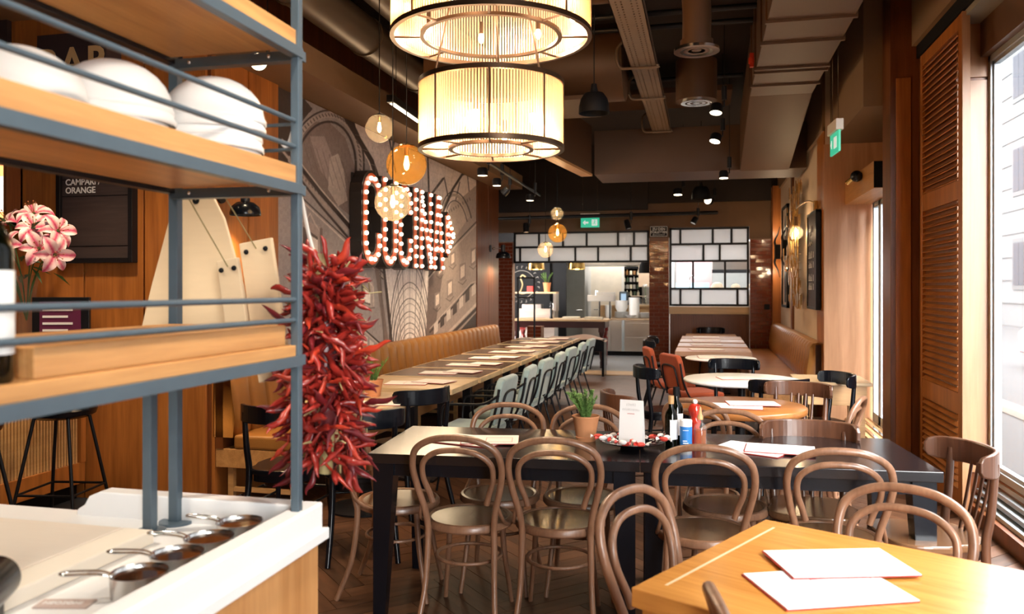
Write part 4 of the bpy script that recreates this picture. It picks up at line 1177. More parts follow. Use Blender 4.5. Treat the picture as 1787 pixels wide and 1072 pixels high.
# ---- steel shelf unit standing on the counter
sh = thing('steel_shelf', 'blue-grey steel shelf with wooden boards standing on the marble counter', 'shelf', (-1.23, 1.9, .87))
GS = M['grey_steel']
def lb(x0, x1, y0, y1, z0, z1):   # world box -> local
    return MB().box(x0 + 1.23, x1 + 1.23, y0 - 1.9, y1 - 1.9, z0 - .87, z1 - .87)
part('post', lb(-1.045, -1.022, 1.89, 1.912, .935, 3.0), GS, sh, bevel=.002)
part('post', lb(-1.435, -1.407, 1.925, 1.950, .87, 3.0), GS, sh, bevel=.002)
part('post', lb(-1.443, -1.416, 1.83, 1.857, .87, 1.36), GS, sh, bevel=.002)
part('base_flange', MB().cyl((-.19, .038, 0), .045, .008, 24), GS, sh)
part('base_flange', MB().cyl((-.20, -.055, 0), .04, .008, 24), GS, sh)
part('post', lb(-1.045, -1.022, -.62, -.60, .935, 3.0), GS, sh)
part('post', lb(-1.435, -1.407, -.62, -.60, .87, 3.0), GS, sh)
for (zb, zt, nm, nplank) in ((1.343, 1.372, 'C', 1), (1.79, 1.838, 'B', 1), (2.145, 2.19, 'A', 1)):
    b = part('shelf_board', lb(-1.415, -1.030, -.60, 1.90, zb, zt), M['oak_y'], sh, 'orange-brown wooden shelf board', bevel=.002)
    h = .026
    part('edge_rail', lb(-1.045, -1.019, -.60, 1.91, zb - h, zb + .001), GS, sh, bevel=.001)
    part('edge_rail', lb(-1.435, -1.407, -.60, 1.95, zb - .012, zb + .022), M['black_metal'], sh, 'dark rear rail', bevel=.001)
    part('cross_rail', lb(-1.42, -1.03, 1.915, 1.945, zb - h, zb + .001), GS, sh, bevel=.001)
    for x in (-1.36, -1.12): part('screw', MB().sphere((x + 1.23, 1.912 - 1.9, zb - .87 - .012), .006, 8, 6), M['chrome'], sh)
for z in (1.954, 1.887, 1.49, 1.437):
    part('guard_rod', MB().tube([(-1.034 + 1.23, 1.90 - 1.9, z - .87), (-1.034 + 1.23, -.6 - 1.9, z - .87)], .0065, 8), GS, sh)
for z in (1.954, 1.887):
    part('guard_rod', MB().tube([(-1.034 + 1.23, .03, z - .87), (-1.42 + 1.23, .04, z - .87)], .005, 8), GS, sh)
for k, (y, z) in enumerate(((1.93, 1.955), (1.93, 1.888))):
    p = spline([(0, 0, .012), (.012, 0, .0), (0, 0, -.02), (-.01, 0, -.05), (-.02, 0, -.06), (-.035, 0, -.045)], 5)
    tag(part('s_hook', MB().tube(p, .0045, 6), M['white'], loc=(-1.062 + .01 * k, y, z)), 'white S hook on the %s shelf rod' % ('upper' if k == 0 else 'lower'), 'hook', 'white hooks on the shelf rods')

# ---- stacked white bowls, upside down
def bowl_mesh(r, h):
    prof = [(r, 0), (r * 1.02, .004), (r * 1.015, .012), (r * .975, .020)] + [(r * .975 * math.cos(rad(a)), .02 + (h - .02) * math.sin(rad(a))) for a in (15, 28, 42, 55, 68, 79)] + [(0, h)]
    m_ = MB().lathe(prof, 40, sharp=70).lathe([(r * .95 * math.cos(rad(a)), (h - .01) * math.sin(rad(a))) for a in (0, 20, 40, 60, 75, 89)], 36, sharp=70)
    me = m_.mesh('bowl'); me.materials.append(M['white']); return me
BOW = bowl_mesh(.123, .118)
stack = (('nearest the post', (-1.205, 1.79), 5), ('in the middle of the shelf', (-1.28, 1.53), 4), ('at the left picture edge', (-1.28, 1.27), 2))
rb = random.Random(3)
NTH = ('lowest', 'second from bottom', 'third from bottom', 'fourth from bottom', 'fifth from bottom', 'sixth from bottom', 'topmost')
for (nm, (x, y), n) in stack:
    for k in range(n):
        o = bpy.data.objects.new('bowl', BOW); COL.objects.link(o)
        o.location = (x + rb.uniform(-.007, .007), y + rb.uniform(-.007, .007), 1.8395 + k * .0235)
        o.rotation_euler = (rad(rb.uniform(-.8, .8)), rad(rb.uniform(-.8, .8)) , 0)
        tag(o, 'upside-down white bowl, %s of the stack %s' % (NTH[k] if k < n - 1 else 'topmost', nm), 'bowl', 'stacked white bowls on the upper shelf')

# ---- wooden box with grooved lid on the lower shelf
bx = thing('wooden_box', 'light wood crate with a slatted lid on the lower shelf board', 'box', (-1.23, 1.48, 1.372))
part('front_board', MB().box(.158, .176, -.40, .40, 0, .052), M['oak_y'], bx, bevel=.002)
part('rear_board', MB().box(-.17, -.155, -.40, .40, 0, .052), M['oak_y'], bx, bevel=.002)
part('end_board', MB().box(-.155, .158, -.40, -.385, 0, .052), M['oak_y'], bx, bevel=.002)
part('end_board', MB().box(-.155, .158, .385, .40, 0, .052), M['oak_y'], bx, bevel=.002)
for k in range(13): part('lid_slat', MB().box(-.155 + k * .0242, -.155 + k * .0242 + .020, -.385, .385, .036, .050), M['oak_y'], bx)

# ---- wine bottle at the left edge
wb = thing('wine_bottle', 'dark wine bottle with a plain white label on the lower shelf', 'bottle', (-1.085, 1.02, 1.3725))
part('bottle', MB().lathe([(0, 0), (.034, 0), (.038, .006), (.038, .205), (.030, .235), (.0155, .262), (.0145, .32), (.016, .322), (.016, .33), (0, .33)], 32), M['bottle_green'], wb)
part('wine', MB().lathe([(0, .003), (.033, .003), (.036, .01), (.036, .20), (.028, .23), (0, .235)], 24), mat('dark_wine', (.008, .008, .012), .15), wb)
part('label', MB().lathe([(.0388, .045), (.0388, .175)], 32), M['white'], wb, 'white paper label')
part('capsule', MB().lathe([(.0155, .27), (.0165, .27), (.0172, .335), (0, .336)], 20), M['black'], wb)

# ---- copper-coloured sauce pans on the marble
def pan(k, y, label):
    t = thing('sauce_pan', label, 'pan', (-1.155 , y, .871), rotz=rad(8 * k))
    part('pan_body', MB().lathe([(0, 0), (.050, 0), (.054, .006), (.0565, .052), (.058, .054)], 32).lathe([(.058, .054), (.0545, .05), (.052, .008), (0, .006)], 32), M['pan'], t)
    part('dark_sauce', MB().lathe([(.054, .045), (0, .045)], 32), mat('dark_sauce', (.09, .028, .010), .08, coat=.6) if k == 0 else bpy.data.materials['dark_sauce'], t)
    part('handle', MB().tube(spline([(-.052, .006, .048), (-.08, .010, .056), (-.145, .010, .058), (-.145, -.010, .058), (-.08, -.010, .056), (-.052, -.006, .048)], 5), .0028, 6), M['chrome'], t)
    return t
for k, (y, lab) in enumerate(((1.83, 'small steel pan of dark sauce nearest the shelf post'), (1.70, 'small steel pan of dark sauce second from the shelf post'),
                              (1.58, 'small steel pan of dark sauce third from the shelf post'), (1.455, 'small steel pan of dark sauce nearest the camera'))):
    pan(k, y, lab)
# pale board
t = thing('cutting_board', 'large pale wooden board lying on the marble counter', 'board', (-1.72, 1.42, .871))
for (x0, x1, m_) in ((-.55, .27, 'p'), (.272, .36, 'e')):
    part('board_plank', MB().box(x0, x1, -.8, .35, 0, .035), mat('pale_board', (.84, .74, .63), .5, stretch=(1, 12, 1), var=.05) if m_ == 'p' else mat('paler_board', (.88, .79, .66), .5, var=.05), t, bevel=.004)
# black cylinder at the bottom-left corner
t = thing('pepper_grinder', 'glossy black cylinder lying at the bottom left corner', 'grinder', (-1.26, 1.12, .95), rotz=rad(-62))
G = Matrix.Rotation(rad(90), 4, 'X') @ Matrix.Rotation(0, 4, 'Z')
part('body', MB().lathe([(0, -.2), (.044, -.2), (.046, .0), (.046, .085), (.040, .10), (0, .103)], 32, M=Matrix.Rotation(rad(90), 4, 'Y')), M['black_wood'], t)
part('ring', MB().lathe([(.0465, .06), (.0475, .063), (.0475, .069), (.0465, .072)], 32, M=Matrix.Rotation(rad(90), 4, 'Y')), M['black_metal'], t)
part('rest', MB().box(-.18, .05, -.02, .02, -.079, -.044), M['black_metal'], t)
# engraved tag
t = thing('counter_label', 'small translucent label strip with white capitals beside the pans', 'label', (-1.275, 1.385, .871), rotz=rad(13))
part('strip', MB().box(-.055, .055, -.022, .022, 0, .003), mat('rose_label', (.55, .42, .37), .3), t)
text('lettering', 'HEOSOHI', .019, M['white'], t, (-.045, -.006, .0035), (0, 0, 0), .0005)

# ---- pizza peels hanging behind the shelf
Ms = mat('pale_plywood', (.72, .54, .34), .5, var=.06, stretch=(1, 1, 6))
t = thing('pizza_peel', 'large pale tapering wooden peel hanging behind the shelf post', 'peel', (-1.578, 2.26, 1.27))
pol = [(-.225, 0), (.215, 0), (.215, .04), (.165, .26), (.10, .47), (.06, .54), (.02, .565), (-.02, .565), (-.06, .54), (-.10, .47), (-.165, .26), (-.225, .04)]
part('blade', MB().prism(pol, -.006, .006, 'y'), Ms, t, bevel=.003)
part('hanging_hole', MB().cyl((0, 0, 0), .012, .002, 16, M=Matrix.Translation((.0, -.0062, .53)) @ Matrix.Rotation(rad(90), 4, 'X')), M['black'], t)
part('hanging_cord', MB().tube([(0, -.007, .53), (.0, -.05, .70), (.17, -.31, .88)], .002, 5), M['stem'], t)
for (nm, x, z0, h, w, r_, sx) in (('wider pale peel handle with two dark screws hanging by the shelf end', -1.325, 1.24, .43, .055, -9, 1), ('narrow pale peel handle with two dark screws in front of the wider one', -1.385, 1.27, .34, .036, -9, 1)):
    t = thing('peel_handle', nm, 'peel', (x + (.06 if h > .4 else .055), 2.20 if h > .4 else 2.13, z0))
    T = Matrix.Rotation(rad(r_), 4, 'Y')
    part('handle_board', MB().box(-w, w, -.008, .008, 0, h, T), Ms, t, bevel=.003)
    for s in (-.6, .6): part('screw', MB().sphere((0, 0, 0), .008, 8, 6, M=T @ Matrix.Translation((s * w, -.009, h - .03))), M['black'], t)
    part('hanging_cord', MB().tube([T @ Vector((0, 0, h - .03)), Vector((-.06, -.2, .56 if h > .4 else .52))], .0018, 5), M['stem'], t)

# ---- dried chilli ristra hanging at the shelf end
ri = thing('chilli_ristra', 'big hanging string of dried red chillies at the end of the shelf', 'chillies', (-1.075, 2.15, 1.0))
rr = random.Random(8)
def chilli(L_, r, bend, seed):
    g = random.Random(seed)
    pts, rs = [], []
    n = 9
    ang = g.uniform(-.4, .4)
    for i in range(n + 1):
        t_ = i / n
        pts.append((L_ * t_ * math.cos(bend * t_), L_ * .5 * math.sin(bend * t_ * 1.5) * math.cos(ang), L_ * .4 * math.sin(bend * t_) * math.sin(ang) + .004 * math.sin(9 * t_ + seed)))
        rs.append(r * (.45 + .9 * t_) if t_ < .3 else r * .98 * (1 - ((t_ - .3) / .7) ** 1.7) * (1 + .15 * math.sin(13 * t_ + seed)) + .0006)
    return MB().tube(pts, rs, 7, flat=.7).tube([(-.022, .004 * math.sin(seed), 0), (0, 0, 0)], .0016, 5)
CM = []
for k in range(14):
    me = chilli(rr.uniform(.085, .130), rr.uniform(.0085, .0135), rr.choice([-1, 1]) * rr.uniform(.3, 1.1), k).mesh('chilli')
    me.materials.append(M[('chilli', 'chilli2', 'chilli3', 'chilli')[k % 4]]); CM.append(me)
part('core_cord', MB().tube(spline([(0, 0, -.02), (.01, 0, .2), (-.01, 0, .45), (-.02, 0, .62)], 6), .02, 8), M['stem'], ri)
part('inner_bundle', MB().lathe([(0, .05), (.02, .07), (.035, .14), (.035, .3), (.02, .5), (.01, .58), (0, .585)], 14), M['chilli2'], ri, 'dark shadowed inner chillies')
for k in range(292):
    z = .0 + .60 * (k / 292) + rr.uniform(-.01, .01)
    rmax = .128 if z < .35 else .128 - (z - .35) * .28
    a = k * 2.39996
    r0 = rmax * rr.uniform(.35, .85)
    tilt = rr.uniform(-.5, .75) if z > .12 else rr.uniform(.2, 1.35)
    if z > .5: tilt = rr.uniform(-1.1, .1)
    o = part('chilli', CM[rr.randrange(14)], None, ri, loc=(r0 * math.cos(a), r0 * math.sin(a), z), rot=(rr.uniform(0, 6.28), tilt, a + rr.choice([-1, 1]) * rr.uniform(.1, 1.35)))
stm = MB()
for k in range(60):
    z = rr.uniform(.0, .58); a = rr.uniform(0, 6.28); r0 = rr.uniform(.07, .115)
    p = Vector((r0 * math.cos(a), r0 * math.sin(a), z))
    stm.tube(spline([p, p + Vector((rr.uniform(-.02, .02), rr.uniform(-.02, .02), rr.uniform(-.02, .03))), p + Vector((rr.uniform(-.04, .04), rr.uniform(-.04, .04), rr.uniform(-.02, .03)))], 4), .002, 5)
inner = MB()
for k in range(230):
    z = .03 + .55 * rr.random(); rm = .08 if z < .35 else .08 - (z - .35) * .2
    a = rr.uniform(0, 6.28); T = Matrix.Translation((rm * .5 * math.cos(a), rm * .5 * math.sin(a), z)) @ Matrix.Rotation(a + rr.uniform(-1.4, 1.4), 4, 'Z') @ Matrix.Rotation(rr.uniform(-.9, .9), 4, 'Y')
    ml = CM[rr.randrange(14)]
    inner.add([T @ v.co for v in ml.vertices], [tuple(p.vertices) for p in ml.polygons], True)
o = part('inner_chillies', inner, M['chilli'], ri); o['kind'] = 'stuff'
o = part('dry_stalks', stm, M['stem'], ri, 'straw-coloured dry stalks'); o['kind'] = 'stuff'
part('hanging_rope', MB().tube(spline([(-.025, 0, .58), (-.03, -.05, .68), (-.01, -.13, .77), (.01, -.20, .785)], 6), .0055, 8), M['string'], ri, 'white hanging rope')
part('rope_knot', MB().sphere((-.02, 0, .585), .018, 10, 8).tube([(-.02, 0, .60), (.0, -.02, .57)], .004, 6).tube([(-.02, 0, .60), (-.045, -.02, .575)], .004, 6), M['string'], ri)
# ================================================================ FURNITURE
def band(arc, z0, z1, th, round_=.25):
    """curved board following a plan arc; rounded at both ends"""
    P = [Vector((p[0], p[1], 0)) for p in arc]; m = len(P)
    vs, fs = [], []
    for i, p in enumerate(P):
        d = (P[min(i + 1, m - 1)] - P[max(i - 1, 0)]).normalized(); n = Vector((-d.y, d.x, 0))
        e = min(i, m - 1 - i) / (m * round_)
        k = math.sqrt(max(0, 1 - (1 - min(1, e)) ** 2)) * .5 + .5 if e < 1 else 1
        if i in (0, m - 1): k = .35
        zc, hh = (z0 + z1) / 2, (z1 - z0) / 2 * k
        lean = .012
        for (s, zz) in ((-1, -hh), (1, -hh), (1, hh), (-1, hh)):
            q = p + n * (s * th / 2); vs.append((q.x, q.y - (0), zc + zz))
    for i in range(m - 1):
        for k in range(4): fs.append((i * 4 + k, i * 4 + (k + 1) % 4, (i + 1) * 4 + (k + 1) % 4, (i + 1) * 4 + k))
    fs += [(3, 2, 1, 0), tuple((m - 1) * 4 + k for k in range(4))]
    fs = [f[::-1] for f in fs]
    return MB().add(vs, fs)

def make_bentwood(wood_m='bent', seat_m='seat'):
    t = thing('bentwood_chair', 'x', 'chair')
    W_ = M[wood_m]
    half = [(-.150, -.165, .44), (-.160, -.185, .53), (-.187, -.215, .64), (-.200, -.243, .735), (-.178, -.268, .815), (-.10, -.288, .862)]
    outer = half + [(0, -.293, .874)] + [(-x, y, z) for x, y, z in half[::-1]]
    part('back_hoop', MB().tube(spline(outer, 6), .0150, 12), W_, t)
    hi = [(-.122, -.192, .565), (-.135, -.200, .61), (-.158, -.222, .685), (-.150, -.243, .755), (-.09, -.262, .802)]
    inner = hi + [(0, -.268, .815)] + [(-x, y, z) for x, y, z in hi[::-1]]
    part('inner_hoop', MB().tube(spline(inner, 6), .0128, 12), W_, t)
    for s in (-1, 1):
        part('leg', MB().tube(spline([(s * .150, -.165, .455), (s * .152, -.168, .36), (s * .158, -.195, .18), (s * .178, -.262, 0)], 6), [.0155 - .0035 * i / 18 for i in range(19)], 12), W_, t)
        part('leg', MB().tube(spline([(s * .128, .125, .43), (s * .138, .140, .25), (s * .165, .185, 0)], 6), [.0155 - .0045 * i / 12 for i in range(13)], 12), W_, t)
        part('side_brace', MB().tube(spline([(s * .172, -.195, .56), (s * .188, -.165, .50), (s * .196, -.11, .465), (s * .197, -.05, .447)], 5), .0085, 8), W_, t)
    part('seat_rim', MB().lathe([(.168, .428), (.200, .428), (.207, .436), (.207, .452), (.200, .463), (.188, .466), (.178, .461), (.176, .455)], 40), W_, t)
    part('seat', MB().lathe([(.172, .43), (0, .43)][::-1] , 40).lathe([(.180, .4595), (.12, .4565), (0, .4555)], 40), M[seat_m], t)
    part('leg_ring', MB().torus((0, -.01, .285), .150, .0085, 40, 8), W_, t)
    return t

def make_railback(wood_m, seat_m, slats=True):
    t = thing('rail_back_chair', 'x', 'chair')
    W_ = M[wood_m]
    arc = [(p.x, p.y) for p in spline([(-.228, -.105, 0), (-.205, -.17, 0), (-.12, -.235, 0), (0, -.255, 0), (.12, -.235, 0), (.205, -.17, 0), (.228, -.105, 0)], 5)]
    part('top_rail', band(arc, .742, .846, .022), W_, t, bevel=.006)
    for s in (-1, 1):
        part('leg', MB().tube(spline([(s * .175, -.20, .80), (s * .170, -.185, .60), (s * .165, -.165, .44), (s * .172, -.19, .22), (s * .19, -.25, 0)], 5), [.015 + .004 * math.sin(math.pi * i / 20) for i in range(21)], 10), W_, t)
        part('leg', MB().tube([(s * .165, .165, .43), (s * .185, .195, 0)], [.018, .012], 10), W_, t)
        part('side_stretcher', MB().tube([(s * .17, -.18, .25), (s * .175, .175, .25)], .008, 8), W_, t)
    if slats:
        for x in (-.075, -.025, .025, .075):
            part('back_slat', MB().tube(spline([(x * .8, -.175, .45), (x * .95, -.215, .62), (x, -.240, .76)], 5), .0095, 8, flat=.6), W_, t)
    seat = [(.21 * (abs(math.cos(a)) ** .55) * (1 if math.cos(a) > 0 else -1) * (1.0 if math.sin(a) > 0 else .88),
             .205 * (abs(math.sin(a)) ** .55) * (1 if math.sin(a) > 0 else -1)) for a in [2 * math.pi * k / 44 for k in range(44)]]
    part('seat', MB().prism(seat, .435, .468), M[seat_m], t, bevel=.008)
    part('seat_apron', MB().prism([(x * .93, y * .93) for x, y in seat], .395, .435), W_, t)
    part('front_stretcher', MB().tube([(-.178, .18, .30), (.178, .18, .30)], .008, 8), W_, t)
    return t

def make_velvet(fabric, arms=True, wide=.40):
    t = thing('velvet_chair', 'x', 'chair')
    F = M[fabric]; K = M['black_metal']
    h = wide / 2
    part('seat', MB().box(-h - .01, h + .01, -.20, .22, .405, .475), F, t, bevel=.03, seg=3)
    tilt = Matrix.Translation((0, -.205, .50)) @ Matrix.Rotation(rad(12), 4, 'X')
    prof = [(-h + .01, 0), (h - .01, 0), (h + .005, .16), (h + .003, .29), (h - .012, .340), (h - .05, .356), (-h + .05, .356), (-h + .012, .340), (-h - .003, .29), (-h - .005, .16)]
    part('backrest', MB().prism(prof, -.028, .028, 'y', tilt), F, t, bevel=.016, seg=3)
    arch = spline([tilt @ Vector(p) for p in ((-h + .07, -.040, -.06), (-h + .07, -.042, .18), (-h + .12, -.042, .25), (h - .12, -.042, .25), (h - .07, -.042, .18), (h - .07, -.040, -.06))], 5)
    part('back_arch', MB().tube(arch, .009, 8), K, t)
    for s in (-1, 1):
        if arms:
            part('arm', MB().tube(spline([tilt @ Vector((s * (h + .01), -.02, .24)), (s * (h + .022), -.16, .665), (s * (h + .025), .0, .655), (s * (h + .025), .12, .65), (s * (h + .025), .165, .62), (s * (h + .02), .18, .50), (s * (h + .01), .17, .41)], 5), .0095, 8), K, t)
        part('side_tube', MB().tube(spline([tilt @ Vector((s * (h + .008), -.01, .28)), tilt @ Vector((s * (h + .012), -.015, .1)), (s * (h + .005), -.17, .44), (s * (h + .005), -.10, .40), (s * (h + .005), .18, .40)], 5), .010, 8), K, t)
        part('leg', MB().tube([(s * (h - .01), .16, .40), (s * (h + .03), .21, 0)], [.011, .009], 8), K, t)
        part('leg', MB().tube([(s * (h - .01), -.13, .40), (s * (h + .02), -.25, 0)], [.011, .009], 8), K, t)
    part('cross_bar', MB().tube([(-h, -.12, .40), (h, -.12, .40)], .009, 8), K, t)
    return t

BENT = make_bentwood(); RW = make_railback('walnut', 'seat'); RB = make_railback('black_wood', 'black_wood', False)
TEAL = make_velvet('teal', wide=.43); RUST = make_velvet('rust', False, .44)
used = set()
def put(proto, x, y, deg, label, group=None):
    """deg: heading of the sitter, 0 = +y, counter-clockwise"""
    if proto.name not in used:
        used.add(proto.name); o = proto
        o.location = (x, y, .001); o.rotation_euler = (0, 0, rad(deg)); o['label'] = label
        if group: o['group'] = group
    else:
        o = copy_tree(proto, (x, y, .001), rad(deg), label, group)
        if not group and 'group' in o: del o['group']
    return o

G1 = 'bentwood hoop-back chairs'
put(BENT, -1.065, 3.59, 3, 'brown bentwood hoop chair at the near side of the long black table, leftmost', G1)
put(BENT, -.645, 3.635, 4, 'brown bentwood hoop chair at the near side of the long black table, second from left', G1)
put(BENT, -.005, 3.625, 1, 'brown bentwood hoop chair behind the wooden table corner, facing the blue salt tin', G1)
put(BENT, .525, 3.675, 0, 'brown bentwood hoop chair at the near side of the black table, rightmost', G1)
put(BENT, -1.03, 4.02, 184, 'bentwood hoop chair across the black table behind the left menus', G1)
put(BENT, -.60, 4.06, 182, 'bentwood hoop chair across the black table behind the rosemary pot', G1)
put(BENT, .10, 4.06, 176, 'bentwood hoop chair across the black table behind the sauce bottles', G1)
put(BENT, -1.50, 3.80, -84, 'bentwood hoop chair at the left end of the black table beside the chillies', G1)
put(BENT, .05, 4.98, -24, 'bentwood hoop chair on the near side of the round wooden table', G1)
put(BENT, .015, 2.43, -118, 'sunlit bentwood hoop chair at the left edge of the honey-coloured table', G1)
put(BENT, .495, 2.545, 152, 'bentwood hoop chair behind the honey-coloured table, near the window', G1)
put(BENT, .31, 1.76, -80, 'bentwood chair whose hoop top just peeks up at the bottom edge', G1)
put(BENT, .62, 5.12, 70, 'brown bentwood chair right of the round wooden table, hoops seen edge-on', G1)
G2 = 'brown rail-back chairs'
put(RW, .50, 4.10, 178, 'brown chair with a broad curved top rail across the black table at the right', G2)
put(RW, .925, 3.78, 102, 'brown rail-back chair at the right end of the black table by the window', G2)
put(RW, -.40, 5.30, -65, 'brown rail-back chair with slats left of the round wooden table', G2)
put(RW, .60, 5.88, 160, 'brown rail-back chair beyond the round wooden table', G2)
G3 = 'black rail-back chairs'
put(RB, .26, 7.72, 176, 'black glossy rail-back chair on the far side of the round white table', G3)
put(RB, .50, 6.42, 20, 'black rail-back chair on the near side of the round white table', G3)
put(RB, .88, 6.75, 110, 'black rail-back chair right of the round white table, against the pale side table', G3)
put(RB, -.34, 7.10, -70, 'black rail-back chair left of the round white table, before the rust chairs', G3)
put(RB, -1.98, 5.22, 60, 'black rail-back chair beside the pale round table at the left', G3)
put(RB, -1.92, 4.30, 25, 'black rail-back chair half hidden right behind the chillies', G3)
put(RB, -2.42, 4.36, 0, 'black rail-back chair seen through the shelf post left of the chillies', G3)
put(RB, -.52, 10.6, -85, 'black rail-back chair in shadow at the foot of the brick column, nearer one', G3)
put(RB, -.52, 11.4, -85, 'black rail-back chair in shadow at the foot of the brick column, farther one', G3)
put(RB, .10, 14.0, 180, 'black rail-back chair at the far end of the right table row', G3)
ORD = ('nearest', 'second nearest', 'third nearest', 'fourth nearest', 'fifth nearest', 'sixth nearest', 'farthest')
for k, y in enumerate((5.95, 6.74, 7.48, 8.2, 8.95, 9.75, 10.55)):
    put(TEAL, -1.73, y, 90 + (2 if k % 2 else -3), 'pale teal velvet chair with black arms, %s in the row on the left' % ORD[k], 'teal velvet chairs along the banquette')
put(RUST, -.10, 8.42, -62, 'rust-orange velvet chair with black back arch, nearer of the two', 'rust velvet chairs')
put(RUST, -.36, 9.25, -75, 'rust-orange velvet chair, farther of the two, before the dark chairs', 'rust velvet chairs')

# ---- tables
def rect_table(name, label, cx, cy_, w, d, h, rotz, top_m, leg_m, top_t=.035, apron=.085, leg=.085, taper=.045, cat='table', group=None):
    t = thing(name, label, cat, (cx, cy_, 0.001), rotz, group)
    part('tabletop', MB().box(-w / 2, w / 2, -d / 2, d / 2, h - top_t, h), M[top_m], t, bevel=.003)
    if apron:
        a = MB(); i = .035
        for (x0, x1, y0, y1) in ((-w / 2 + i, w / 2 - i, -d / 2 + i, -d / 2 + i + .022), (-w / 2 + i, w / 2 - i, d / 2 - i - .022, d / 2 - i), (-w / 2 + i, -w / 2 + i + .022, -d / 2 + i, d / 2 - i), (w / 2 - i - .022, w / 2 - i, -d / 2 + i, d / 2 - i)):
            a.box(x0, x1, y0, y1, h - top_t - apron, h - top_t)
        part('apron', a, M[leg_m], t)
    for sx in (-1, 1):
        for sy in (-1, 1):
            x, y = sx * (w / 2 - .02), sy * (d / 2 - .02)
            vs = []
            for (z, s) in ((h - top_t, leg), (h - top_t - apron, leg), (0, taper)):
                x2, y2 = x - sx * s, y - sy * s
                vs += [(min(x, x2), min(y, y2), z), (max(x, x2), min(y, y2), z), (max(x, x2), max(y, y2), z), (min(x, x2), max(y, y2), z)]
            fs = []
            for i in range(2):
                for k in range(4): fs.append(((i + 1) * 4 + k, (i + 1) * 4 + (k + 1) % 4, i * 4 + (k + 1) % 4, i * 4 + k))
            fs += [(0, 1, 2, 3), (11, 10, 9, 8)]
            part('leg', MB().add(vs, fs), M[leg_m], t)
    return t
r5 = rad(4.7)
c5, s5 = math.cos(r5), math.sin(r5)
def bt(u, v):  # black table frame
    return (-1.505 + u * c5 - v * s5, 3.425 + u * s5 + v * c5)
for k, lab in ((0, 'left half of the long black dining table, holding the rosemary pot'), (1, 'right half of the long black dining table, next to the window')):
    x, y = bt(.618 + k * 1.2365, .375)
    rect_table('dining_table', lab, x, y, 1.235, .75, .76, r5, 'black_top', 'black_wood', top_t=.045, apron=.06, leg=.095, taper=.055, group='black dining tables pushed together')
# honey coloured front table
ft = rect_table('dining_table', 'honey-coloured wooden table in the right foreground with an inlaid line', .7225, 1.98, 1.0, .80, .76, 0, 'table_wood', 'table_wood', top_t=.05, apron=.07, leg=.07, taper=.05)
fr_ = rad(-28)
ax = Vector((math.cos(fr_), math.sin(fr_), 0)); ay = Vector((-ax.y, ax.x, 0))
cen = Vector((.195, 2.755, 0)) + ax * .5 - ay * .40
ft.location = (cen.x, cen.y, 0.001); ft.rotation_euler = (0, 0, fr_)
part('inlay_line', MB().box(-.445, -.437, -.33, .33, .7601, .7606), M['pale_inlay'], ft, 'pale inlaid line')

def round_table(label, x, y, r, h, top_m, th=.035, foot='black_metal', group=None):
    t = thing('round_table', label, 'table', (x, y, 0.001), 0, group)
    part('tabletop', MB().lathe([(0, h - th), (r - .012, h - th), (r, h - th + .01), (r, h - .008), (r - .008, h), (0, h)], 56, sharp=60), M[top_m], t)
    part('column', MB().cyl((0, 0, .03), .032, h - th - .03, 16), M[foot], t)
    part('base_plate', MB().lathe([(0, 0), (.24, 0), (.24, .012), (.06, .035), (.035, .06)], 36), M['black_metal'], t)
    part('under_plate', MB().cyl((0, 0, h - th - .02), .13, .02, 20), M[foot], t)
    return t
round_table('round wooden table with a thick rounded edge behind the black table', .225, 5.42, .415, .76, 'round_wood', .045)
round_table('round white marble-topped table in the middle of the right row', .30, 6.98, .475, .76, 'marble', .028)
round_table('small round dark-rimmed table before the right row of wooden tables', .17, 9.05, .38, .76, 'marble', .02)
round_table('pale round wooden table at the left, behind the hanging chillies', -2.29, 5.15, .40, .75, 'pale_top', .03)

# row of two-seat tables along the banquette
GT = 'oak tables along the banquette'
TY = (5.80, 6.60, 7.38, 8.18, 9.02, 9.86, 10.70, 11.52)
for k, y in enumerate(TY):
    ordn = ('nearest', 'second', 'third', 'fourth', 'fifth', 'sixth', 'seventh', 'farthest')[k]
    t = thing('cafe_table', 'pale oak table with a dark top inset, %s along the banquette' % ordn, 'table', (-2.32, y + .36, .001), 0, GT)
    part('tabletop', MB().box(-.46, .46, -.36, .36, .708, .75), M['pale_top'], t, bevel=.003)
    if k: part('dark_inset', MB().box(-.44, .44, -.34, .34, .7502, .7512), mat('dark_inset', (.10, .065, .045), .22) if k == 1 else bpy.data.materials['dark_inset'], t, 'dark glossy top inset')
    part('column', MB().box(-.04, .04, -.04, .04, .03, .71), M['black_metal'], t)
    part('base_plate', MB().box(-.26, .26, -.22, .22, 0, .02), M['black_metal'], t, bevel=.004)
# right row of tables before the panelled wall
GR_ = 'wooden tables along the right banquette'
for k, (y, w, h) in enumerate(((9.95, .90, .75), (10.85, .90, .75), (11.75, .90, .75), (12.56, .9, .75), (13.25, .8, .75))):
    ordn = ('nearest', 'second', 'third', 'fourth', 'farthest')[k]
    t = thing('cafe_table', 'reddish wooden table, %s in the row beside the right banquette' % ordn, 'table', (.10, y + .33, .001), 0, GR_)
    part('tabletop', MB().box(-w / 2, w / 2, -.33, .33, .69 if k == 0 else .705, .75), wood('rosy_table_wood', (.42, .22, .13), (.58, .34, .21), 'x', .3) if k == 0 else bpy.data.materials['rosy_table_wood'], t, bevel=.003)
    part('column', MB().box(-.04, .04, -.04, .04, .03, .70), M['black_metal'], t)
    part('base_plate', MB().box(-.26, .26, -.2, .2, 0, .02), M['black_metal'], t)
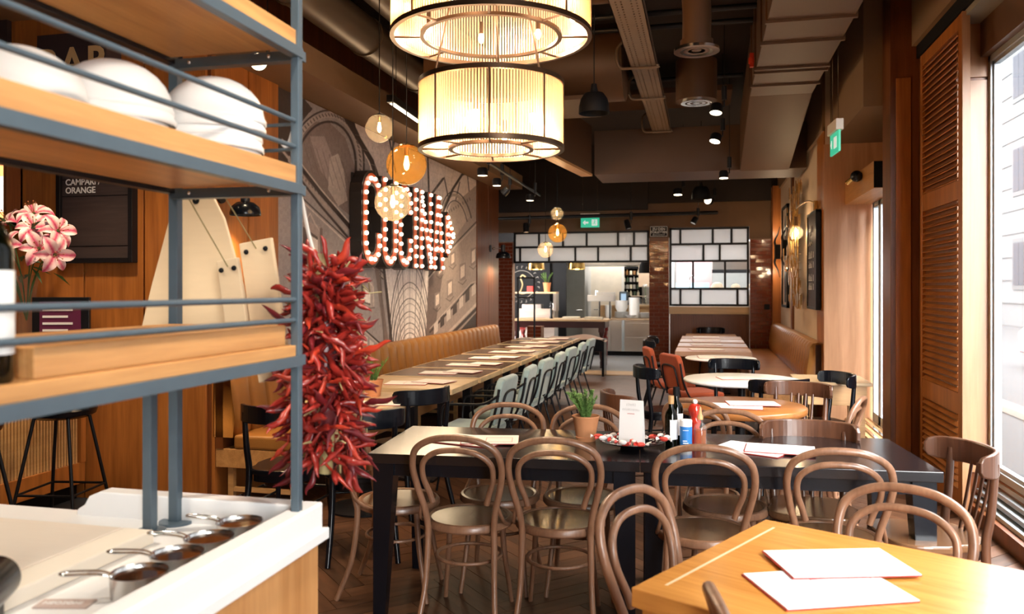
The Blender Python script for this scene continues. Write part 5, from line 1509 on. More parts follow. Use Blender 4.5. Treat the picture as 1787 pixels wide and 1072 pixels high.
# right banquette and pale side table
make_banquette('banquette', 'shorter tan leather channelled banquette at the right wall', 1.22, -1, 9.15, 14.15, 22, .93, .70, .50)
t = thing('side_table', 'pale oak side table with deep apron in front of the light wood panel', 'table', (1.02, 7.25, .001), 0)
part('tabletop', MB().box(-.28, .30, -.30, .30, .725, .75), M['pale_top'], t, bevel=.003)
part('apron', MB().box(-.24, .26, -.26, .26, .56, .725), M['oak'], t, bevel=.003)
for sx in (-.22, .22):
    for sy in (-.24, .24): part('leg', MB().box(sx - .025, sx + .025, sy - .025, sy + .025, 0, .56), M['oak'], t)

# ================================================================ TABLEWARE
LETT = mat('red_print', (.55, .05, .04), .6)
def menu(x, y, deg, label, z=.762, w=.31, d=.225, group=None, sleeve=True):
    t = thing('menu', label, 'menu', (x, y, z), rad(deg), group)
    part('cover', MB().box(-w / 2, w / 2, -d / 2, d / 2, 0, .0035), M['red_edge'], t, 'red cover edge')
    part('page', MB().box(-w / 2 + .004, w / 2 - .001, -d / 2 + .001, d / 2 - .001, .0035, .0055), M['paper'], t)
    if sleeve:
        s = MB(); a, b, c_, e = -.02, w / 2 - .03, -d / 2 + .04, d / 2 - .07
        for q in ((a, b, c_, c_ + .002), (a, b, e - .002, e), (a, a + .002, c_, e), (b - .002, b, c_, e)): s.box(q[0], q[1], q[2], q[3], .0055, .0059)
        part('printed_frame', s, LETT, t)
    return t
menu(.3, 2.155, 22.5, 'white menu with a red edge on the honey-coloured table, lower one', .7615, .345, .24)
menu(.355, 2.335, 17, 'white menu with a red edge on the honey-coloured table, upper one', .7675, .345, .215)
menu(-1.12, 3.82, -14, 'white menu on the left of the black table, lower one of two', .7615, .33, .24)
menu(-1.03, 3.83, 12, 'white menu on the left of the black table, upper one of two', .7675, .28, .22)
menu(.22, 3.93, -26, 'white menu on the right of the black table, lower one of two', .7615, .33, .24)
menu(.34, 3.92, -6, 'white menu on the right of the black table, upper one of two', .7675, .31, .21)
menu(.20, 5.32, -4, 'pinkish menu on the round wooden table, nearer one', .762, .32, .22)
menu(.30, 5.43, 8, 'pinkish menu on the round wooden table, farther one', .768, .32, .20)
menu(.26, 6.98, 14, 'menu with a red edge on the round white table', .762, .30, .2)
menu(.13, 9.02, 5, 'menu on the small round dark-rimmed table', .762, .4, .3)
ordt = ('nearest', 'second', 'third', 'fourth', 'fifth', 'sixth', 'seventh', 'farthest')
for k, y in enumerate(TY):
    menu(-2.33, y + .30, 8 - 3 * k, 'menu lying left on the %s oak table along the banquette' % ordt[k], .7525, .34, .24, 'menus on the oak tables')
    menu(-2.14, y + .40, -12 + 2 * k, 'menu lying right on the %s oak table along the banquette' % ordt[k], .7585, .30, .22, 'menus on the oak tables')
for k, y in enumerate((9.95, 10.85, 11.75, 12.56)):
    menu(.02, y + .33, 12 - 4 * k, 'menu on the %s reddish table of the right row' % ordt[k], .7525, .40, .26, 'menus on the right row of tables')
menu(-2.10, 4.98, 12, 'menu at the right rim of the pale round table', .752, .3, .2)

def herb_pot(label, x, y, z, r, h, plant_h, n, seed):
    t = thing('herb_pot', label, 'plant pot', (x, y, z))
    part('pot', MB().lathe([(0, 0), (r * .68, 0), (r * .74, h * .16), (r * .70, h * .17), (r * .95, h * .93), (r, h * .96), (r, h), (r * .93, h), (r * .86, h * .82)], 36), M['terracotta'], t)
    part('soil', MB().lathe([(r * .90, h * .86), (0, h * .88)], 24), M['soil'], t)
    g = random.Random(seed)
    for k in range(n):
        a = g.uniform(0, 6.28); l = plant_h * g.uniform(.65, 1.05); sp = g.uniform(.05, .75)
        p0 = Vector((r * .25 * math.cos(a), r * .25 * math.sin(a), h * .86))
        P = spline([p0, p0 + Vector((math.cos(a) * l * sp * .35, math.sin(a) * l * sp * .35, l * .5)), p0 + Vector((math.cos(a) * l * sp, math.sin(a) * l * sp, l))], 8)
        m_ = MB().tube(P, .0016, 4)
        for i in range(2, len(P)):
            for j in range(8):
                b = g.uniform(0, 6.28); dv = Vector((math.cos(b), math.sin(b), .8)).normalized() * g.uniform(.012, .022)
                sd = dv.cross(Vector((0, 0, 1))).normalized() * .0024
                q = P[i] + Vector((0, 0, g.uniform(-.004, .004)))
                m_.add([q - sd * .5, q + dv * .5 - sd, q + dv, q + dv * .5 + sd, q + sd * .5], [(0, 1, 2, 3, 4)])
        part('sprig', m_, M['leaf'], t)
    return t
herb_pot('terracotta pot with bushy green rosemary on the black table', -.575, 3.97, .761, .069, .125, .135, 26, 2)
herb_pot('small terracotta herb pot on the pale round table behind the chillies', -2.29, 5.31, .751, .075, .12, .16, 12, 6)

# platter with sweets and the card tent
t = thing('platter', 'shallow black and white patterned platter on the black table', 'platter', (-.335, 3.845, .762))
part('dish', MB().lathe([(0, 0), (.055, 0), (.06, .008), (.15, .030), (.155, .034)], 48).lathe([(.155, .034), (.148, .033), (.06, .012), (0, .010)], 48), M['black_wood'], t)
pl = MB()
g = random.Random(4)
for k in range(110):
    a = g.uniform(0, 6.28); r0 = g.uniform(.07, .148); z = .0145 + (r0 - .06) * .225; w = g.uniform(.004, .009)
    p = Vector((r0 * math.cos(a), r0 * math.sin(a), z + .0015)); u = Vector((math.cos(a + 1.2), math.sin(a + 1.2), 0)) * w; v_ = Vector((math.cos(a), math.sin(a), .22)) * w
    pl.add([p - u - v_, p + u - v_, p + u + v_, p - u + v_], [(0, 1, 2, 3)])
o = part('white_pattern', pl, M['white'], t, 'white fleck pattern'); o['kind'] = 'stuff'
M['candy_w'] = mat('white_wrapper', (.88, .80, .76), .35, bump=.3); M['candy_r'] = mat('red_wrapper', (.65, .06, .04), .35, bump=.3)
cand = [(-.16, -.02), (-.13, -.07), (-.115, .04), (-.02, -.13), (.02, -.14), (.0, -.105), (.05, -.125), (.13, .06), (.16, .02), (.15, -.03), (-.03, -.155), (-.07, -.13), (.09, .09), (-.10, .09)]
for k, (x, y) in enumerate(cand):
    ang = g.uniform(0, 180)
    s = thing('wrapped_sweet', 'twist-wrapped red and white sweet on the patterned platter', 'sweet', (-.335 + x, 3.845 + y, .762 + .027 + .012 + (.012 if (x * x + y * y) > .02 else 0)), rad(ang), 'wrapped sweets on the platter')
    part('sweet', MB().tube([(-.020, 0, 0), (-.012, 0, 0), (0, 0, 0), (.012, 0, 0), (.020, 0, 0)], [.003, .010, .0115, .010, .003], 10), M['candy_w' if k % 3 else 'candy_r'], s)
    for q in (-1, 1):
        vs = [(q * .019, 0, 0)] + [(q * .036, .012 * math.cos(b), .010 * math.sin(b)) for b in [i * math.pi / 4 for i in range(8)]]
        part('twist_end', MB().add(vs, [(0, i, i % 8 + 1) for i in range(1, 9)]), M['candy_r' if k % 3 else 'candy_w'], s)
t = thing('card_tent', 'tall white menu card tent standing on the platter', 'card', (-.335, 3.83, .775), rad(-16))
part('front_card', MB().box(-.058, .058, -.0012, .0012, 0, .215, Matrix.Translation((0, -.025, 0)) @ Matrix.Rotation(rad(-6), 4, 'X')), M['paper'], t)
part('rear_card', MB().box(-.058, .058, -.0012, .0012, 0, .215, Matrix.Translation((0, .022, 0)) @ Matrix.Rotation(rad(6), 4, 'X')), M['paper'], t)
GP = mat('grey_print', (.55, .52, .48), .7)
rx = (rad(84), 0, 0)
def on_card(h): return -.0268 + h * math.tan(rad(6))
gq = random.Random(6)
def ticks(x0, x1, h, step, w=.0016):
    m_ = MB(); x = x0
    while x < x1:
        m_.box(x, x + w, 0, h * gq.choice([1, 1, .8]), 0, .0003)
        if gq.random() < .6: m_.box(x, x + step * .7, h * .45, h * .45 + w, 0, .0003)
        x += step
    return m_
part('faded_lettering', ticks(-.024, .022, .014, .0062), GP, t, 'faint unreadable grey capitals', loc=(0, on_card(.190) - .0005, .186), rot=rx)
part('faded_lettering', ticks(-.044, .040, .011, .0052), GP, t, 'faint unreadable grey capitals', loc=(0, on_card(.168) - .0005, .164), rot=rx)
part('red_line', ticks(-.018, .018, .005, .004), LETT, t, 'small unreadable red words', loc=(0, on_card(.150) - .0005, .148), rot=rx)

# bottles
def bottle(label, x, y, r, h, seed, lab_h=(.10, .62)):
    t = thing('oil_bottle', label, 'bottle', (x, y, .762))
    part('bottle', MB().lathe([(0, 0), (r * .95, 0), (r, .004), (r, h * .60), (r * .85, h * .68), (r * .42, h * .76), (r * .38, h * .93), (0, h * .93)], 28), M['bottle_green'], t)
    part('oil', MB().lathe([(0, .003), (r * .92, .003), (r * .92, h * .58), (r * .7, h * .66), (0, h * .66)], 20), mat('dark_oil', (.02, .022, .006), .2) if seed == 0 else bpy.data.materials['dark_oil'], t)
    part('cap', MB().lathe([(r * .44, h * .84), (r * .46, h * .90), (r * .44, h), (0, h)], 20), M['oak'] if seed == 0 else M['black'], t, 'pale cork-coloured cap' if seed == 0 else None)
    n = 20; vs, fs = [], []
    for i in range(n + 1):
        a = rad(-150 + 120 * i / n) + .9 * (seed == 0) + (.2 if seed else 0)
        for z in (h * .16, h * .54): vs.append(((r + .0006) * math.cos(a), (r + .0006) * math.sin(a), z))
    for i in range(n): fs.append((2 * i, 2 * i + 2, 2 * i + 3, 2 * i + 1))
    part('label', MB().add(vs, fs, True), M['paper'], t, 'cream paper label')
    return t
bottle('dark oil bottle with a pale cap at the front of the condiments', -.155, 3.90, .030, .245, 0)
bottle('taller dark bottle with a black cap behind the other one', -.135, 4.00, .034, .275, 1)
t = thing('salt_tin', 'blue and white cylindrical salt tin on the black table', 'tin', (-.085, 3.865, .762))
part('can', MB().lathe([(0, 0), (.028, 0), (.028, .130), (0, .130)], 28), M['white'], t)
part('blue_label', MB().lathe([(.0285, .022), (.0285, .108)], 28), mat('blue_print', (.03, .22, .62), .4), t, 'blue label band')
part('lid', MB().lathe([(.029, .128), (.029, .136), (.026, .139), (0, .139)], 28), M['white'], t, 'white lid')
part('printed_lines', MB().box(-.014, .012, -.0292, -.0286, .030, .034).box(-.014, .006, -.0292, -.0286, .040, .044).box(-.014, .012, -.0292, -.0286, .090, .093), M['white'], t)
t = thing('pepper_mill', 'glossy red turned pepper mill behind the salt tin', 'mill', (-.045, 3.99, .762))
part('body', MB().lathe([(0, 0), (.032, 0), (.033, .01), (.024, .05), (.022, .085), (.030, .11), (.022, .125), (.021, .132), (.030, .148), (.034, .17), (.026, .19), (.012, .198), (0, .198)], 28), mat('red_lacquer', (.55, .03, .012), .12, coat=.6), t)
part('knob', MB().sphere((0, 0, .207), .012, 14, 10), M['white'], t, 'white knob')
t = thing('chilli_oil_bottle', 'clear bottle of orange chilli oil with a pourer beside the salt tin', 'bottle', (-.020, 3.875, .762))
part('bottle', MB().lathe([(0, 0), (.029, 0), (.030, .004), (.030, .095), (.024, .115), (.012, .128), (.011, .15), (.013, .152)], 24), M['clear_glass'], t)
part('chilli_oil', MB().lathe([(0, .006), (.027, .006), (.027, .092), (0, .094)], 24), M['amber_liquid'], t)
part('pourer', MB().lathe([(.013, .14), (.014, .155), (.008, .165), (.004, .20), (0, .20)], 14), M['oak'], t)
# ================================================================ RIGHT SIDE: shutter, wall pieces, outside
# louvred folding shutter beside the big window
st = thing('louvre_shutter', 'tall brown louvred shutter with slanted slats beside the window', 'shutter', (1.66, 5.80, .06), rotz=rad(0))
Ls, Hs = 1.04, 3.27
P = M['panel']
part('stile', MB().box(-.022, .022, 0, .075, 0, Hs), M['oak'] if False else P, st, bevel=.003)
part('stile', MB().box(-.022, .022, Ls - .06, Ls, 0, Hs), P, st, bevel=.003)
for (z0, z1) in ((0, .12), (.62, .76), (2.05, 2.18), (Hs - .09, Hs)): part('rail', MB().box(-.020, .020, .075, Ls - .06, z0, z1), P, st, bevel=.003)
slm = MB().box(-.030, .030, .072, Ls - .057, -.004, .004, Matrix.Rotation(rad(-38), 4, 'Y')).mesh('slat'); slm.materials.append(P)
for (z0, z1) in ((.12, .62), (.76, 2.05), (2.18, Hs - .09)):
    n = int((z1 - z0) / .0445)
    for k in range(n): part('slat', slm, None, st, loc=(0, 0, z0 + (k + .5) * (z1 - z0) / n))
part('edge_cover', MB().box(-.024, .024, -.022, 0, 0, Hs), M['jamb'], st, 'paler edge board facing the room', bevel=.002)
tag(part('shutter_track', MB().box(1.635, 1.685, -3.5, 6.94, 3.34, 3.44), M['black']), 'black ceiling track above the louvred shutter', 'track')

# air curtain box above the far glass door
t = thing('air_curtain', 'wood-clad box with a black front above the glass door', 'box', (1.446, 7.6, 2.40))
part('wood_cladding', MB().box(0, .02, 0, 1.48, 0, .24), wood('cladding', (.42, .18, .05), (.6, .29, .09), 'y', .35), t, bevel=.002)
part('black_front', MB().box(.0, .40, -.012, .0, .005, .235), M['black'], t)
part('housing', MB().box(.02, .40, 0, 1.48, .0, .24), M['oak_y'], t)
part('badge', MB().box(.20, .30, -.014, -.0122, .115, .122), M['chrome'], t)
part('status_light', MB().box(.22, .28, .02, .04, .24, .246), M['white'], t)
t = thing('ball_spotlight', 'small black ball lamp on the wood cladding above the door', 'lamp', (1.40, 8.15, 2.58))
part('ball', MB().sphere((0, 0, 0), .055, 20, 14), M['black_wood'], t)
part('brass_stem', MB().tube([(-.02, .02, -.01), (-.075, .07, -.055)], .022, 12), M['brass'], t, 'brass snout')
part('bracket', MB().cyl((.03, 0, -.01), .016, .02, 10), M['brass'], t)

# blackboard on the wood panel, gold sculpture, pictures, lamps
t = thing('menu_blackboard', 'narrow black menu board with white chalk writing on the right wall', 'board', (1.215, 9.70, 1.31))
part('board', MB().box(-.03, .0, -.42, .30, 0, 1.04), M['board_black'], t)
part('board_frame', MB().box(-.04, .01, -.45, -.42, 0, 1.06).box(-.04, .01, .30, .33, 0, 1.06).box(-.04, .01, -.45, .33, -.03, 0).box(-.04, .01, -.45, .33, 1.04, 1.07), M['black_metal'], t)
part('chalk_wave', MB().tube(spline([(-.032, .22, .70), (-.032, .15, .74), (-.032, .08, .70), (-.032, .01, .74), (-.032, -.08, .71)], 6), .006, 5), M['letter_white'], t)
gz = random.Random(3)
for z in (.55, .44, .29, .19):
    m_ = MB(); y = .24
    while y > -.05:
        m_.box(-.0325, -.031, y - .012, y, z, z + gz.choice([.045, .06, .08])); m_.box(-.0325, -.031, y - .026, y, z, z + .012); y -= .036
    m_.box(-.0325, -.031, -.20, -.17, z, z + .07)
    part('chalk_words', m_, M['letter_white'], t, 'unreadable white chalk words')
part('chalk_drawing', MB().tube(spline([(-.032, .2, .72), (-.032, .12, .86), (-.032, .05, .8), (-.032, -.02, .92), (-.032, -.1, .84)], 6), .004, 5), M['letter_white'], t)
t = thing('wall_sculpture', 'gold metal rod sculpture spilling down the cream wall', 'sculpture', (1.19, 11.05, 1.25))
M['gold'] = mat('gold_metal', (.75, .50, .20), .25, 1.0)
g = random.Random(9)
part('hanger_rod', MB().tube([(0, 0, 0.1), (0, .1, 1.5)], .01, 6), M['gold'], t)
for k in range(230):
    z = g.uniform(.0, 1.5)
    cy2 = .12 * math.sin(z * 3.1) + (.25 if g.random() < .4 and .3 < z < 1.2 else 0) - (.1 if z < .5 else 0)
    y = cy2 * 1.6 + g.gauss(0, .30)
    l = g.uniform(.06, .18)
    x = -.02 - g.uniform(0, .06)
    part('gold_rod', MB().box(x - .006, x + .006, y - .022, y + .022, z, z + l, None), M['gold'], t)
for k in range(14): part('cross_rod', MB().tube([(-.02, -.45, .1 + k * .1), (-.02, .5, .12 + k * .1)], .004, 5), M['gold'], t)
t = thing('brass_wall_lamp', 'brass bracket wall lamp with a bare glowing globe bulb', 'lamp', (1.21, 9.55, 2.42))
part('wall_mount', MB().box(-.02, .02, -.03, .03, -.06, .08), M['brass'], t, bevel=.003)
part('arm', MB().tube(spline([(0, 0, .05), (-.06, .1, .09), (-.10, .5, .09), (-.10, .95, .09), (-.10, 1.0, .06), (-.10, 1.0, .0)], 5), .008, 8), M['brass'], t)
part('socket', MB().cyl((-.10, 1.0, -.12), .024, .11, 14), M['bronze'], t)
part('bulb_glass', MB().sphere((-.10, 1.0, -.21), .085, 24, 16), M['globe_clear'], t)
part('bulb', MB().lathe([(0, -.05), (.018, -.02), (.02, .02), (.01, .06), (0, .06)], 10, (-.10, 1.0, -.21)), M['filament'], t)
light('brass_lamp_light', 'POINT', (1.11, 10.55, 2.21), 14, WARM, shadow_soft_size=.04)
t = thing('framed_picture', 'tall black-framed abstract picture near the right corner', 'picture', (1.235, 13.15, 1.25))
part('picture_sheet', MB().box(-.01, 0, -.36, .40, 0, 1.52), M['cream_wall'], t)
part('picture_frame', MB().box(-.03, .01, -.40, -.36, -.03, 1.55).box(-.03, .01, .40, .44, -.03, 1.55).box(-.03, .01, -.4, .44, -.03, .01).box(-.03, .01, -.4, .44, 1.51, 1.55), M['black'], t)
part('picture_figure', MB().prism([(-.1, .05), (.12, .05), (.16, .6), (.05, .9), (.14, 1.2), (.0, 1.4), (-.08, 1.1), (.0, .85), (-.14, .5)], -.014, -.011, 'x'), M['black'], t)
for k, (y, lab) in enumerate(((12.62, 'black double-curved wall light right of the tall picture'), (13.95, 'black double-curved wall light left of the tall picture'))):
    t = thing('wall_sconce', lab, 'lamp', (1.20, y, 2.12))
    part('box', MB().box(-.07, .02, -.06, .06, -.12, .12), M['black'], t, bevel=.006)
    for s in (-1, 1):
        part('curved_shade', MB().tube(spline([(-.05, 0, s * .08), (-.07, 0, s * .18), (-.02, 0, s * .30), (.01, 0, s * .42)], 6), [.022 - .0009 * i for i in range(19)], 10, flat=.5), M['black_metal'], t)
    for s in (-1, 1):
        light('sconce_light', 'POINT', (1.12, y, 2.12 + s * .32), 3, WARM, shadow_soft_size=.03)
tag(part('wall_socket', MB().box(-.045, .045, -.01, .01, -.045, .045), M['black'], loc=(1.04, 14.38, 1.20), bevel=.006), 'small black socket on the right brick column', 'socket')

# ================================================================ OUTSIDE
ext = structure('ground_outside', MB().box(2.05, 60, -30, 60, -.25, -.15), mat('pavement', (.042, .043, .045), .9, spec=0, var=.06, vscale=2))
tag(part('kerb', MB().box(3.9, 4.1, -30, 60, -.15, -.05), mat('kerb_stone', (.30, .29, .28), .8), bevel=.01), 'pale kerb stone along the street', 'kerb')
bd = thing('building', 'pale apartment facade with windows across the street', 'building', (13, 26, -.15))
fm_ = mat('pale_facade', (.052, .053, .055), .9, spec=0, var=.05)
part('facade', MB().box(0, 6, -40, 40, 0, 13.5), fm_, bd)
wm = mat('facade_window', (.020, .021, .025), .9, spec=0)
fw = MB().box(-.05, .05, -.8, .8, 0, 2.2).mesh('window_surround'); fw.materials.append(mat('facade_trim', (.036, .037, .039), .9, spec=0))
gw = MB().box(-.07, -.03, -.6, .6, .2, 2.0).box(-.08, -.02, -.03, .03, .2, 2.0).mesh('window_pane'); gw.materials.append(wm)
for r in range(3):
    for k in range(18):
        f = part('window_surround', fw, None, bd, loc=(-.02, -20 + k * 3.2, 1.6 + r * 4.0))
        part('window_pane', gw, None, f)
for r in range(13): part('cornice', MB().box(-.06, .02, -40, 40, r * 1.0, r * 1.0 + .04), wm if False else bpy.data.materials['facade_trim'], bd)
# parked car seen at the very edge
car = thing('parked_car', 'dark parked car at the right edge of the window', 'car', (7.3, 16.9, -.15), rad(90))
cp = [(-2.1, .3), (2.1, .3), (2.15, .75), (1.6, .95), (1.1, 1.42), (-.9, 1.45), (-1.6, 1.0), (-2.1, .9)]
part('body', MB().prism(cp, -.85, .85, 'y'), mat('car_paint', (.12, .08, .09), .3, coat=.5), car, bevel=.06)
for x in (-1.3, 1.3):
    for y in (-.8, .8): part('wheel', MB().lathe([(0, -.1), (.32, -.1), (.32, .1), (0, .1)], 20, M=Matrix.Translation((x, y, .32)) @ Matrix.Rotation(rad(90), 4, 'X')), M['black'], car)
part('side_window', MB().prism([(-1.35, 1.0), (1.3, 1.0), (1.0, 1.36), (-.85, 1.38)], -.87, .87, 'y'), wm, car)
# ================================================================ KITCHEN BEYOND THE OPENING
kw = mat('kitchen_white', (.72, .70, .66), .6)
structure('wall_kitchen_back', MB().box(-6, 2.2, 20, 20.2, 0, 3), kw)
structure('wall_kitchen_left', MB().box(-6.1, -6, 14.7, 20, 0, 3), M['black'])
structure('wall_kitchen_right', MB().box(1.6, 2.2, 14.72, 20, 0, 3), kw)
structure('wall_kitchen_partition', MB().box(-6, -2.90, 17.05, 17.15, 0, 3), M['black'])
structure('wall_kitchen_partition', MB().box(-.95, -.65, 15.6, 20, 0, 2.9), kw)
# stainless canopy over the pass
t = thing('extract_canopy', 'long stainless canopy over the kitchen pass', 'canopy', (-2.2, 18.2, 2.02))
part('canopy', MB().box(-.9, 1.24, -.5, .5, .08, .6).box(-.9, 1.24, -.52, .5, 0, .1), M['steel'], t, bevel=.004)
# grey and white doors
t = thing('kitchen_door', 'grey-green door standing open beside the pale one', 'door', (-3.22, 18.9, 0))
part('door_leaf', MB().box(-.02, .46, -.03, .02, 0, 2.05), mat('grey_green', (.26, .26, .23), .5), t, bevel=.004)
part('door_handle', MB().tube([(.40, -.03, 1.0), (.40, -.08, 1.0), (.26, -.08, 1.0)], .012, 8), M['chrome'], t)
t = thing('kitchen_door', 'pale cream closed kitchen door', 'door', (-2.66, 19.4, 0))
part('door_leaf', MB().box(-.02, .72, -.03, .02, 0, 2.1), mat('cream_door', (.78, .70, .58), .5), t, bevel=.004)
part('door_frame', MB().box(-.08, -.02, -.05, .02, 0, 2.18).box(.72, .78, -.05, .02, 0, 2.18).box(-.08, .78, -.05, .02, 2.1, 2.18), kw, t)
part('door_handle', MB().tube([(.06, -.03, 1.0), (.06, -.08, 1.0), (.18, -.08, 1.0)], .012, 8), M['chrome'], t)
# dark board with a letter emblem
t = thing('emblem_board', 'black board with a round chalk emblem around a gold L', 'board', (-3.86, 17.0, 1.30))
part('board', MB().box(-.55, .62, -.02, .02, -.4, .95), M['black'], t)
part('emblem_ring', MB().tube([(.30 * math.cos(a), -.026, .30 + .30 * math.sin(a)) for a in [i * math.pi / 24 for i in range(48)]], .006, 5, closed=True), mat('chalk_grey', (.35, .32, .28), .8), t)
for k in range(22):
    a = 2 * math.pi * k / 22 + .1
    T = Matrix.Translation((.375 * math.cos(a), -.024, .30 + .375 * math.sin(a))) @ Matrix.Rotation(-a + math.pi / 2, 4, 'Y')
    part('chalk_mark', MB().box(-.022, -.012, -.003, .003, -.025, .025, T).box(-.012, .015, -.003, .003, .018, .025, T), bpy.data.materials['chalk_grey'], t)
part('letter', MB().tube(spline([(.09, -.03, .46), (.02, -.03, .50), (-.02, -.03, .44), (.02, -.03, .30), (-.02, -.03, .16), (-.05, -.03, .12), (.02, -.03, .10), (.13, -.03, .13), (.15, -.03, .17)], 6), .016, 6), mat('gold_chalk', (.75, .55, .28), .6), t, 'gold script letter L')
# pass table with red turned legs
t = thing('pass_table', 'long dark table with turned dark red legs before the kitchen', 'table', (-2.70, 15.5, 0.001))
part('tabletop', MB().box(-.95, .92, -.38, .38, .885, .92), M['pale_top'], t, bevel=.004)
dr = mat('dark_red_lacquer', (.16, .018, .015), .2, coat=.5)
part('apron', MB().box(-.90, .86, -.34, -.31, .76, .885).box(-.90, .86, .31, .34, .76, .885).box(.84, .87, -.34, .34, .76, .885), mat('dark_maroon', (.035, .008, .008), .3), t)
for sx in (-.86, .80):
    for sy in (-.30, .30):
        part('leg', MB().box(-.055, .055, -.055, .055, .68, .885, Matrix.Translation((sx, sy, 0))).lathe([(0, 0), (.032, 0), (.034, .12), (.026, .14), (.04, .20), (.052, .45), (.05, .55), (.032, .59), (.045, .63), (.05, .66), (.05, .69)], 20, (sx, sy, 0)), dr if sy > 0 else bpy.data.materials['dark_maroon'], t)
part('lower_shelf', MB().box(-.86, .80, -.28, .28, .30, .33), bpy.data.materials['dark_maroon'], t)
# things on and around the pass table
for k, (x, lab) in enumerate(((-2.52, 'cream folded napkin pile left on the pass table'), (-2.08, 'cream folded napkin pile right on the pass table'))):
    t = thing('napkin_stack', lab, 'napkins', (x, 15.42, .922))
    for j in range(4): part('napkin', MB().box(-.17 + .005 * j, .17 - .003 * j, -.12, .12, j * .011, j * .011 + .009), mat('cream_cloth', (.80, .74, .60), .8) if k == 0 and j == 0 else bpy.data.materials['cream_cloth'], t, bevel=.003)
t = thing('pepper_mill', 'tall black pepper mill on the pass table', 'mill', (-2.93, 15.5, .922))
part('body', MB().lathe([(0, 0), (.035, 0), (.03, .03), (.022, .06), (.026, .16), (.020, .20), (.03, .22), (.026, .27), (.016, .29), (.012, .33), (0, .335)], 18), M['black_wood'], t)
t = thing('marble_block', 'brown veined marble divider with a shelf of kitchenware', 'counter', (-3.30, 16.1, 0))
part('front', MB().box(-.4, .33, -.05, .0, .0, 1.10), mat('veined_stone', (.40, .32, .27), .3, var=.3, vscale=3, stretch=(1, 1, 4)), t)
part('carcass', MB().box(-.4, .33, 0, .4, 0, 1.05), M['steel'], t)
part('upper_shelf', MB().box(-.5, .36, .0, .3, 1.41, 1.44), M['pale_top'], t)
part('side_plate', MB().box(.30, .36, .0, .3, 1.05, 1.41), M['steel'], t)
tag(part('red_box', MB().box(-.06, .06, -.05, .05, 0, .12), mat('red_tin', (.5, .03, .02), .35), loc=(-3.50, 16.2, 1.441), bevel=.004), 'small red tin on the shelf left of the far herb pot', 'tin')
herb_pot('terracotta pot with yellow-green herbs on the kitchen shelf', -3.15, 16.2, 1.442, .085, .19, .22, 16, 12)
tag(part('yellow_tub', MB().lathe([(0, 0), (.10, 0), (.11, .09), (0, .09)], 20), mat('yellow_plastic', (.5, .5, .05), .4), loc=(-3.45, 16.35, 1.10)), 'yellow-green tub below the kitchen shelf', 'tub')
t = thing('food_crate', 'grey plastic tray of cutlery behind the stone divider', 'tray', (-3.45, 16.2, 1.051))
part('tray', MB().box(-.2, .2, -.1, .1, 0, .14), M['steel'], t, bevel=.01)
for k, (x, z, r) in enumerate(((-2.93, 1.051, .05), (-2.85, .922, .045))):
    tag(part('steel_container', MB().lathe([(0, 0), (r, 0), (r * 1.05, .16), (r * .9, .16), (r * .85, .02), (0, .02)], 18), M['chrome'], loc=(x - .1, 16.15 if k == 0 else 15.7, z)), 'round steel utensil container %s the black pepper mill' % ('behind' if k == 0 else 'right of'), 'container')
# heat lamp gantry
t = thing('heat_lamp_gantry', 'white heat lamp hood on two posts over the pass', 'lamp', (-1.99, 15.6, .922))
part('hood', MB().box(-.22, .30, -.12, .12, .34, .46), mat('hood_grey', (.55, .55, .54), .35), t, bevel=.01)
part('upper_housing', MB().box(-.04, .30, -.08, .08, .46, .52), bpy.data.materials['hood_grey'], t, bevel=.006)
part('tin', MB().cyl((-.05, 0, .46), .04, .09, 16), M['chrome'], t)
for x in (.0, .2): part('post', MB().tube([(x, 0, 0), (x, 0, .36)], .014, 8), M['black_metal'], t)
# stainless counter on the far side with doors and drawers
t = thing('steel_counter', 'stainless steel kitchen counter with a door and two drawers', 'counter', (-1.75, 18.4, 0))
part('carcass', MB().box(-.95, .78, -.3, .4, .10, .80), M['steel'], t)
part('worktop', MB().box(-.97, .79, -.33, .4, .80, .845), mat('worktop_brown', (.40, .28, .18), .35), t, bevel=.003)
dk = M['steel']
for (x0, x1) in ((-.9, -.32), (-.30, -.06)): part('cabinet_door', MB().box(x0, x1 - .01, -.325, -.30, .12, .78), dk, t, bevel=.004)
for (z0, z1) in ((.12, .42), (.44, .74)): part('drawer', MB().box(.02, .60, -.325, -.30, z0, z1), dk, t, bevel=.004)
part('drawer_strip', MB().box(.02, .60, -.325, -.30, .755, .79), dk, t)
part('centre_post', MB().box(-.055, .0, -.33, -.30, .10, .80), M['aluminium'], t)
part('plinth', MB().box(-.9, .75, -.25, .4, 0, .10), M['black'], t)
# crockery on the counter
SAU = MB().lathe([(0, 0), (.05, 0), (.075, .05), (.078, .06), (.07, .055), (.045, .01), (0, .01)], 24).mesh('cup'); SAU.materials.append(M['white'])
PLT = MB().lathe([(0, 0), (.08, 0), (.125, .014), (.13, .018), (.12, .016), (.08, .006), (0, .006)], 28).mesh('plate'); PLT.materials.append(M['white'])
nth = ('lowest', 'second', 'third', 'fourth', 'fifth', 'sixth', 'seventh', 'eighth', 'ninth', 'tenth')
def pile(kind, me, x, y, z, n, dz, where, grp, s=1.0):
    for k in range(n):
        o = bpy.data.objects.new(kind, me); COL.objects.link(o); o.location = (x, y, z + k * dz); o.scale = (s, s, s)
        tag(o, '%s white %s of the pile %s' % (nth[k], kind, where), kind, grp)
pile('bowl', SAU, -2.13, 18.25, .846, 6, .045, 'beside the heat lamp', 'white bowls on the steel counter', 1.05)
pile('plate', PLT, -1.83, 18.25, .846, 8, .017, 'in the middle of the steel counter', 'white plates on the steel counter', 1.25)
pile('bowl', SAU, -1.83, 18.25, .99, 4, .045, 'standing on the middle plates', 'white bowls on the steel counter', 1.9)
